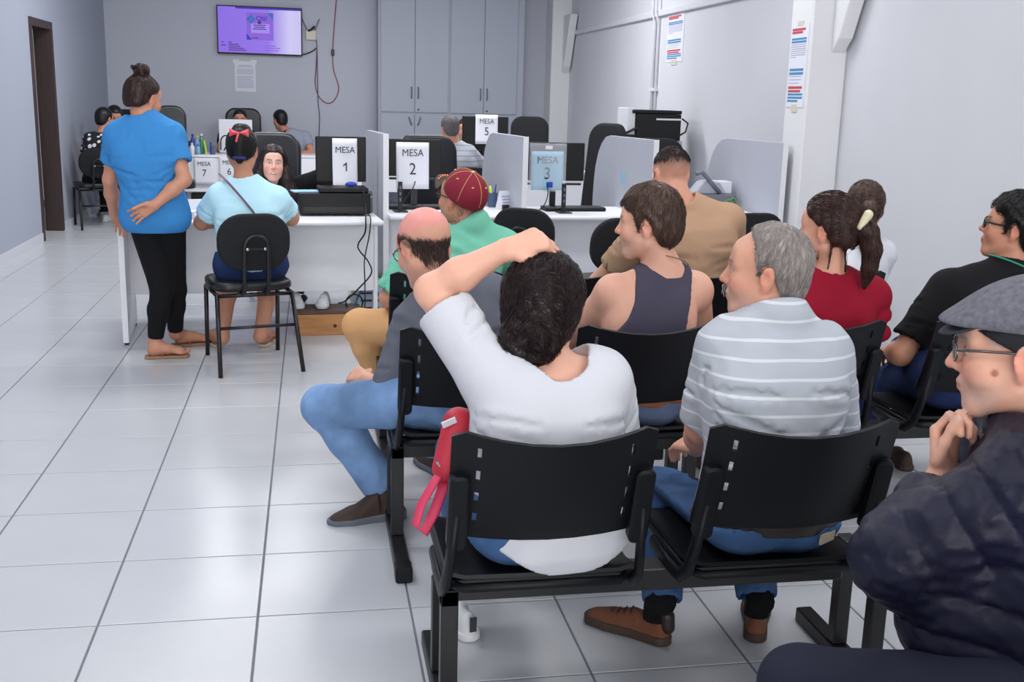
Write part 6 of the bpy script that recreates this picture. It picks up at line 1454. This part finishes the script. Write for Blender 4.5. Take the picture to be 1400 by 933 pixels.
def jacket():
    prims = [(puffs(q_, p.hip, p.hip + V3(0.03, 0, 1), 0.082), k) for q_, k in p.torso(0.048)]
    for q in (0, 1):
        d = p.wr[q] - p.el[q]; dn = d / np.linalg.norm(d); e = p.el[q] + d * 0.72
        prims += [(puffs(cone(p.sh[q], p.el[q], 0.100, 0.082), p.sh[q], p.el[q], 0.075), 0.04),
                  (puffs(capped(cone(p.el[q], e + dn * 0.05, 0.080, 0.052), e + dn * 0.02, dn, cone(e - dn * 0.005, e + dn * 0.09, 0.038, 0.040)), p.el[q], e, 0.060), 0.03)]
    prims.append((puffs(ell((2.277, -1.360, 0.606), (0.15, 0.12, 0.15)), p.hip, p.hip + V3(0.03, 0, 1), 0.082), 0.06))
    v = Vol(prims, 0.0062)
    v.warp(wrinkle(0.0028, 60, 101), 0.03)
    nb = p.neck; nk = p.hp(0, -0.022, -0.055); ax = (nk - nb) / np.linalg.norm(nk - nb)
    v.add(capped(cone(nb - ax * 0.02, nb + ax * 0.08, 0.100, 0.088), nb + ax * 0.055, ax, None, 0.02), 0.02)
    v.sub(cone(nb - ax * 0.02, nb + ax * 0.14, 0.066, 0.078), 0.012)
    v.cut(p.hip - p.Rp[:, 2] * 0.05, -p.Rp[:, 2])
    return v.mesh('quilted_jacket', C_navy, p.root, None, p.base)
jacket()
p.trousers(C_slate, upto=0.92, t=0.014, h=0.007)
M_cap = mat('grey_tweed', (104, 104, 112), rough=0.95, var=0.25, vscale=90, bump=0.35, bscale=300)
HS = p.hs
v = Vol([(ell(p.hp(0, -0.022, 0.062), V3(0.094, 0.112, 0.070) * HS, p.R @ rotm(0, -6)), 0), (ell(p.hp(0, 0.060, 0.060), V3(0.082, 0.078, 0.030) * HS, p.R @ rotm(0, -14)), 0.03), (ell(p.hp(0, -0.06, 0.070), V3(0.09, 0.075, 0.05) * HS, p.R), 0.03)], 0.005)
v.cut(p.hp(0, 0, 0.042), p.R @ V3(0, 0.10, -1)); cp_ = v.mesh('flat_cap', M_cap, p.root, None, p.base)
v = Vol([(ell(p.hp(0, 0.082, 0.044), V3(0.070, 0.050, 0.0075) * HS, p.R @ rotm(0, -16)), 0)], 0.0042); v.mesh('brim', mat('cap_band', (52, 52, 60), rough=0.9), cp_, None, p.base)
v = Vol([(ell(p.hp(0, -0.014, 0.030), V3(0.087, 0.106, 0.075) * HS, p.R), 0)], 0.005); v.cut(p.hp(0, 0.03, 0.050), p.R @ V3(0, 0.22, 1)); v.cut(p.hp(0, 0.03, 0.024), p.R @ V3(0, 0.55, -1)); v.mesh('ear_band', mat('ear_band_cloth', (30, 30, 36), rough=0.9), cp_, None, p.base)
p.glasses(mat('steel_frame', (120, 118, 116), rough=0.3, metal=0.8), thick=0.0024)
p.shoe((2.06, -1.33, 0), 84, M_blackm, M_sole); p.shoe((2.58, -0.98, 0), 70, M_blackm, M_sole)

# ================================================================ standing woman in blue
p = Person('standing woman in a bright blue t-shirt and black leggings, hand behind her back', (0.215, 3.27, 0.86), (0.182, 3.240, 1.360), (0.182, 3.270, 1.453), (-38, -12, 0),
    [(0.038, 3.260, 1.255), (0.333, 3.220, 1.262)], [(-0.024, 3.330, 1.012), (0.394, 3.140, 1.032)], [(-0.040, 3.500, 0.808), (0.246, 3.070, 0.903)],
    [(0.228, 3.310, 0.390), (0.288, 3.440, 0.375)], [(0.177, 3.322, 0.090), (0.264, 3.554, 0.090)], yaw=-14, skin=SK_C, girth=0.98, depth=1.0, h=0.007, wom=True, neck_r=0.048, arm=0.95)
p.hj = [p.hip + V3(-0.06, 0, -0.02), p.hip + V3(0.08, 0.03, -0.02)]
p.hands = hand_prims(p.wr[1], (-0.80, -0.05, -0.45), (-0.35, -0.1, 0.9), 'R', fingers=[(10, 50, 40), (15, 60, 40), (10, 45, 30), (2, 15, 10)], spread=0.12, thumb=(10, 0), s=0.95)
p.hands += hand_prims(p.wr[0], (0.15, 0.6, -0.55), (0.9, -0.3, 0.2), 'L', curl=(20, 30, 20), s=0.95)
p.bare_foot(p.an[0], (0.139, 3.304, 0.000), -84); p.bare_foot(p.an[1], (0.256, 3.596, 0.000), -72)
p.body(legs=(0, 1), leg_t=-0.005)
def hemB(x, y, z): return 0.735 - z
p.shirt(C_blue, t=0.024, sleeve=0.62, sl_t=0.020, wr=(0.004, 20, 111), hem_fn=hemB, ext=[(ell((0.22, 3.26, 0.80), (0.185, 0.13, 0.12)), 0.08)])
p.trousers(C_blackc, upto=0.93, t=0.004, calf_t=-0.004, name='leggings', wr=(0.0015, 30, 113))
p.hair(H_chest, t=0.010, line=LINE_UP, extra=[(ell(p.hp(0, -0.035, 0.150), (0.042, 0.042, 0.036), p.R), 0.02), (cone(p.hp(-0.02, -0.04, 0.165), p.hp(0.03, -0.03, 0.15), 0.02, 0.018), 0.006)], amp=0.0016, seed=8, strands=1100, slen=0.07, lift=0.002, flow=lambda l: np.array([0.0, -0.035, 0.16]) - l)
cw = p.child('claw_clip', MB().tube([p.hp(-0.044, -0.050, 0.150), p.hp(-0.036, -0.072, 0.158), p.hp(-0.018, -0.084, 0.160), p.hp(0.004, -0.086, 0.156)], 0.008, 8), M_blackm, True)
p.flipflop((0.139, 3.304, 0.000), -84, M_flip, M_tan); p.flipflop((0.256, 3.596, 0.000), -72, M_flip, M_tan)

# ================================================================ seated woman in pale blue
p = Person('seated woman in a pale blue t-shirt with a pink bow in her hair', (0.73, 3.24, 0.54), (0.703, 3.280, 1.033), (0.694, 3.300, 1.186), (-4, -8, 0),
    [(0.574, 3.270, 0.927), (0.879, 3.240, 0.916)], [(0.454, 3.400, 0.772), (0.955, 3.380, 0.803)], [(0.60, 3.66, 0.775), (0.88, 3.66, 0.775)],
    [(0.58, 3.60, 0.475), (0.83, 3.60, 0.475)], [(0.545, 3.416, 0.090), (0.762, 3.443, 0.090)], yaw=8, skin=SK_C, girth=1.12, depth=1.05, h=0.007, wom=True, neck_r=0.047, arm=1.12)
p.hands = hand_prims(p.wr[0], (0.3, 1, 0.0), (1, -0.1, 0.3), 'L', s=0.92) + hand_prims(p.wr[1], (-0.3, 1, 0.0), (-1, -0.1, 0.3), 'R', s=0.92)
p.bare_foot(p.an[0], (0.504, 3.580, 0.000), 20); p.bare_foot(p.an[1], (0.772, 3.562, 0.000), -14)
p.body(legs=(0, 1))
p.shirt(C_sky, t=0.018, sleeve=0.70, sl_t=0.018, wr=(0.0035, 22, 121), hem=-0.02)
p.trousers(C_jeansd, upto=0.12, t=0.014, name='shorts')
p.hair(H_black, t=0.010, line=LINE_UP, extra=[(cone(p.hp(0, -0.10, 0.05), p.hp(0, -0.115, -0.06), 0.030, 0.022), 0.02), (ell(p.hp(0, -0.02, 0.125), (0.045, 0.045, 0.022), p.R), 0.02)], amp=0.0016, seed=6, strands=1100, slen=0.08, lift=0.002, flow=lambda l: np.array([0.0, -0.13, -0.06]) - l)
bw = MB()
for q in (-1, 1):
    bw.add([p.hp(0, -0.122, 0.085), p.hp(q * 0.052, -0.118, 0.110), p.hp(q * 0.052, -0.118, 0.064), p.hp(q * 0.035, -0.136, 0.086)], [(0, 1, 3), (0, 3, 2), (0, 2, 1), (1, 2, 3)])
bw.tube([p.hp(0, -0.124, 0.09), p.hp(-0.008, -0.130, 0.06), p.hp(-0.014, -0.132, 0.035)], 0.006, 6)
p.child('hair_bow', bw, mat('coral_ribbon', (236, 84, 100), rough=0.6))
sc_ = [p.hp(0.028 * math.cos(a), -0.113 + 0.02 * math.sin(a), -0.052) for a in [k * math.pi / 8 for k in range(16)]]
p.child('hair_tie', MB().tube(sc_, 0.009, 8, closed=True), mat('navy_tie', (30, 36, 110), rough=0.7), True)
st_ = [(0.568, 3.300, 1.055), (0.625, 3.150, 1.018), (0.694, 3.120, 0.942), (0.752, 3.110, 0.871), (0.793, 3.120, 0.814)]
p.child('bag_strap', MB().tube(st_, 0.009, 8, flat=(1, 0.35)), mat('plum_strap', (96, 70, 96), rough=0.6), True)
p.flipflop((0.504, 3.580, 0.000), 20, mat('cream_sandal', (206, 190, 170), rough=0.6), M_tan); p.flipflop((0.772, 3.562, 0.000), -14, mat('cream_sandal', (206, 190, 170)), M_tan)

# ================================================================ smiling woman at the first desk
def smile(s, V, l, c, near):
    x, y, z = l.T
    w = sstep(-np.sqrt((x / 0.019) ** 2 + ((z + 0.0630 - 9 * x * x) / 0.0042) ** 2), -1.1, -0.8) * (y > 0.08) * near; return mixc(c, (236, 230, 226), w)
p = Person('smiling long haired woman in a black top behind the first desk', (0.90, 4.92, 0.54), (0.896, 4.640, 0.864), (0.819, 4.560, 1.037), (186, 3, -3),
    [(1.114, 4.640, 0.927), (0.713, 4.720, 0.724)], [(1.279, 4.500, 0.850), (0.673, 4.580, 0.633)], [(1.140, 4.280, 0.859), (0.72, 4.38, 0.78)],
    [(1.02, 4.46, 0.52), (0.86, 4.46, 0.52)], [(1.150, 4.11, 0.27), (0.965, 4.12, 0.27)], yaw=180, skin=(232, 184, 166), girth=0.92, h=0.0055, wom=True, neck_r=0.045, arm=0.9, hs=0.97)
p.hands = hand_prims(p.wr[0], (1, -0.3, 0.0), (0.3, 1, 0.2), 'L', s=0.9) + hand_prims(p.wr[1], (0.3, -1, 0.0), (0.9, 0.3, 0.3), 'R', s=0.9)
p.body(smile)
p.shirt(C_blackc, t=0.014, sleeve=0.9, wr=(0.003, 24, 131))
p.trousers(C_blackc, upto=0.9, name='trousers', h=0.008)
hx = []
for q in (-1, 1):
    hx += [(cone(p.hp(q * 0.074, -0.01, 0.03), p.hp(q * 0.088, 0.01, -0.10), 0.026, 0.032), 0.02), (cone(p.hp(q * 0.088, 0.01, -0.10), p.hp(q * 0.105, 0.03, -0.25), 0.034, 0.030), 0.02), (cone(p.hp(q * 0.05, -0.06, -0.05), p.hp(q * 0.07, -0.06, -0.28), 0.06, 0.05), 0.03)]
hx += [(cone(p.hp(-0.088, 0.0, -0.04), p.hp(-0.150, 0.02, -0.20), 0.030, 0.034), 0.02), (cone(p.hp(-0.150, 0.02, -0.20), p.hp(-0.165, 0.03, -0.30), 0.034, 0.024), 0.02)]
p.hair(hairm('long_dark_hair', (46, 32, 34), stretch=(1, 1, 0.06)), t=0.014, line=[(-0.13, -0.12), (0.0, -0.1), (0.02, -0.03), (0.04, 0.03), (0.06, 0.06), (0.085, 0.078), (0.12, 0.09)], extra=hx, amp=0.0016, seed=10, strands=1500, slen=0.12, lift=0.003, flow='down')
p.shoe((1.16, 4.155, 0.157), 172, M_wshoe, M_wshoe, 0.25, laces=M_white); p.shoe((0.96, 4.155, 0.157), 186, M_wshoe, M_wshoe, 0.25, laces=M_white)

# ================================================================ people at the back
def back_person(label, hip, neck, head, hrot, sh, el, wr, shirt_m, hair_m, line, yaw=0, skin=SK_C, wom=True, extra=None, sleeve=0.6, lap=None, legs=True, top_name='shirt', trouser_m=None, hx=()):
    f = rotm(yaw)[:, 1]; r = rotm(yaw)[:, 0]; hip_ = np.array(hip, float)
    kn = [hip_ + f * 0.42 - r * 0.1 - V3(0, 0, 0.02), hip_ + f * 0.42 + r * 0.1 - V3(0, 0, 0.02)]
    an = [k + V3(0, 0, -0.39) - f * 0.05 for k in kn]
    p = Person(label, hip, neck, head, hrot, sh, el, wr, kn, an, yaw=yaw, skin=skin, h=0.0115, wom=wom, neck_r=0.048)
    for q in (0, 1):
        d = p.wr[q] - p.el[q]; p.hands += hand_prims(p.wr[q], d, r * (1 if q == 0 else -1) + V3(0, 0, 0.2), 'LR'[q], s=0.95)
    p.body(); p.shirt(shirt_m, t=0.014, sleeve=sleeve, wr=(0.003, 24, 7))
    p.trousers(trouser_m or C_jeansd, upto=0.92, h=0.015)
    p.hair(hair_m, t=0.012, line=line, h=0.009, extra=list(hx) and hx(p) if callable(hx) else (), amp=0.0)
    for q in (0, 1): p.shoe(p.an[q] * V3(1, 1, 0) - f * 0.06, yaw, M_wshoe, M_wshoe, 0.25)
    return p
p = back_person('staff woman with a blue lanyard and grey t-shirt turned away at the far desk', (0.98, 11.72, 0.52), (0.768, 11.620, 1.019), (0.688, 11.580, 1.158), (30, -10, 0),
    [(0.543, 11.620, 0.893), (1.010, 11.550, 0.961)], [(0.72, 11.5, 0.78), (1.082, 11.420, 0.754)], [(0.75, 11.25, 0.79), (0.934, 11.300, 0.739)], cloth('heather_grey', (150, 156, 172)), H_black, LINE_LADY, yaw=15)
p.child('lanyard', MB().tube([p.neck + V3(-0.07, -0.10, -0.07), p.neck + V3(-0.03, -0.08, -0.01), p.neck + V3(0.0, -0.06, 0.02)], 0.012, 6), mat('navy_ribbon', (30, 40, 110), rough=0.6), True)
p = back_person('dark haired person hidden behind the white laptop', (0.15, 11.62, 0.52), (0.183, 11.500, 0.965), (0.191, 11.460, 1.158), (182, -8, 0),
    [(0.32, 11.5, 0.96), (-0.02, 11.5, 0.96)], [(0.36, 11.3, 0.78), (-0.06, 11.3, 0.78)], [(0.30, 11.25, 0.79), (0.0, 11.25, 0.79)], C_blackc, H_black, LINE_LADY, yaw=180, skin=SK_C)
p = back_person('person in a black and white floral top seated by the left wall', (-1.22, 9.72, 0.50), (-1.217, 9.860, 0.989), (-1.176, 9.900, 1.164), (-30, -6, 0),
    [(-1.331, 9.800, 0.949), (-1.093, 9.750, 0.940)], [(-1.42, 9.85, 0.68), (-1.0, 9.95, 0.68)], [(-1.25, 10.1, 0.62), (-1.05, 10.2, 0.64)], mat('floral_print', (24, 24, 28), rough=0.85), H_black, LINE_SHORT, yaw=-10, skin=SK_C, wom=False, trouser_m=C_blackc)
fm = MATS['floral_print']; nt = fm.node_tree; vn = nt.nodes.new('ShaderNodeTexVoronoi'); vn.inputs['Scale'].default_value = 16; rp = nt.nodes.new('ShaderNodeValToRGB')
tcn = nt.nodes.new('ShaderNodeTexCoord'); nt.links.new(tcn.outputs['Object'], vn.inputs['Vector']); rp.color_ramp.interpolation = 'CONSTANT'; rp.color_ramp.elements[0].color = lin((220, 222, 228)); rp.color_ramp.elements[1].color = lin((22, 22, 28)); rp.color_ramp.elements[1].position = 0.36
nt.links.new(vn.outputs['Distance'], rp.inputs[0]); nt.links.new(rp.outputs[0], nt.nodes['Principled BSDF'].inputs['Base Color'])
p = back_person('dark haired person facing this way at the far left', (-0.92, 10.75, 0.52), (-1.166, 10.400, 0.995), (-1.141, 10.350, 1.179), (200, -20, 0),
    [(-0.74, 10.5, 0.94), (-1.08, 10.5, 0.94)], [(-0.70, 10.3, 0.72), (-1.1, 10.35, 0.70)], [(-0.78, 10.1, 0.70), (-0.95, 10.15, 0.66)], C_blackc, H_black, LINE_SHORT, yaw=190, skin=SK_C, wom=False)
p = back_person('grey haired man in a pale striped shirt at the MESA 5 desk', (2.58, 7.55, 0.54), (2.448, 7.600, 1.069), (2.398, 7.620, 1.207), (12, -4, 0),
    [(2.318, 7.580, 0.956), (2.585, 7.550, 0.990)], [(2.38, 7.75, 0.72), (2.86, 7.75, 0.74)], [(2.5, 8.1, 0.70), (2.75, 8.1, 0.70)], cloth('pale_striped_shirt', (176, 180, 188), stripes=(2, 0.05, 0.2, (140, 144, 154), 0)), H_greyd, LINE_SHORT, yaw=-8, skin=SK_C, wom=False, sleeve=0.8)
vc2 = dup(vc, (2.60, 7.42, 0), math.radians(-8), 'black visitor chair under the grey haired man at the MESA 5 desk')
p = back_person('brown haired woman half hidden behind the MESA 5 monitor', (2.72, 9.12, 0.52), (2.743, 9.000, 0.981), (2.733, 8.950, 1.156), (165, -4, 0),
    [(2.92, 9.05, 0.95), (2.58, 9.05, 0.95)], [(2.98, 8.9, 0.80), (2.5, 8.9, 0.80)], [(2.9, 8.75, 0.80), (2.6, 8.75, 0.80)], C_blackc, H_chest, LINE_LADY, yaw=175, skin=SK_C)
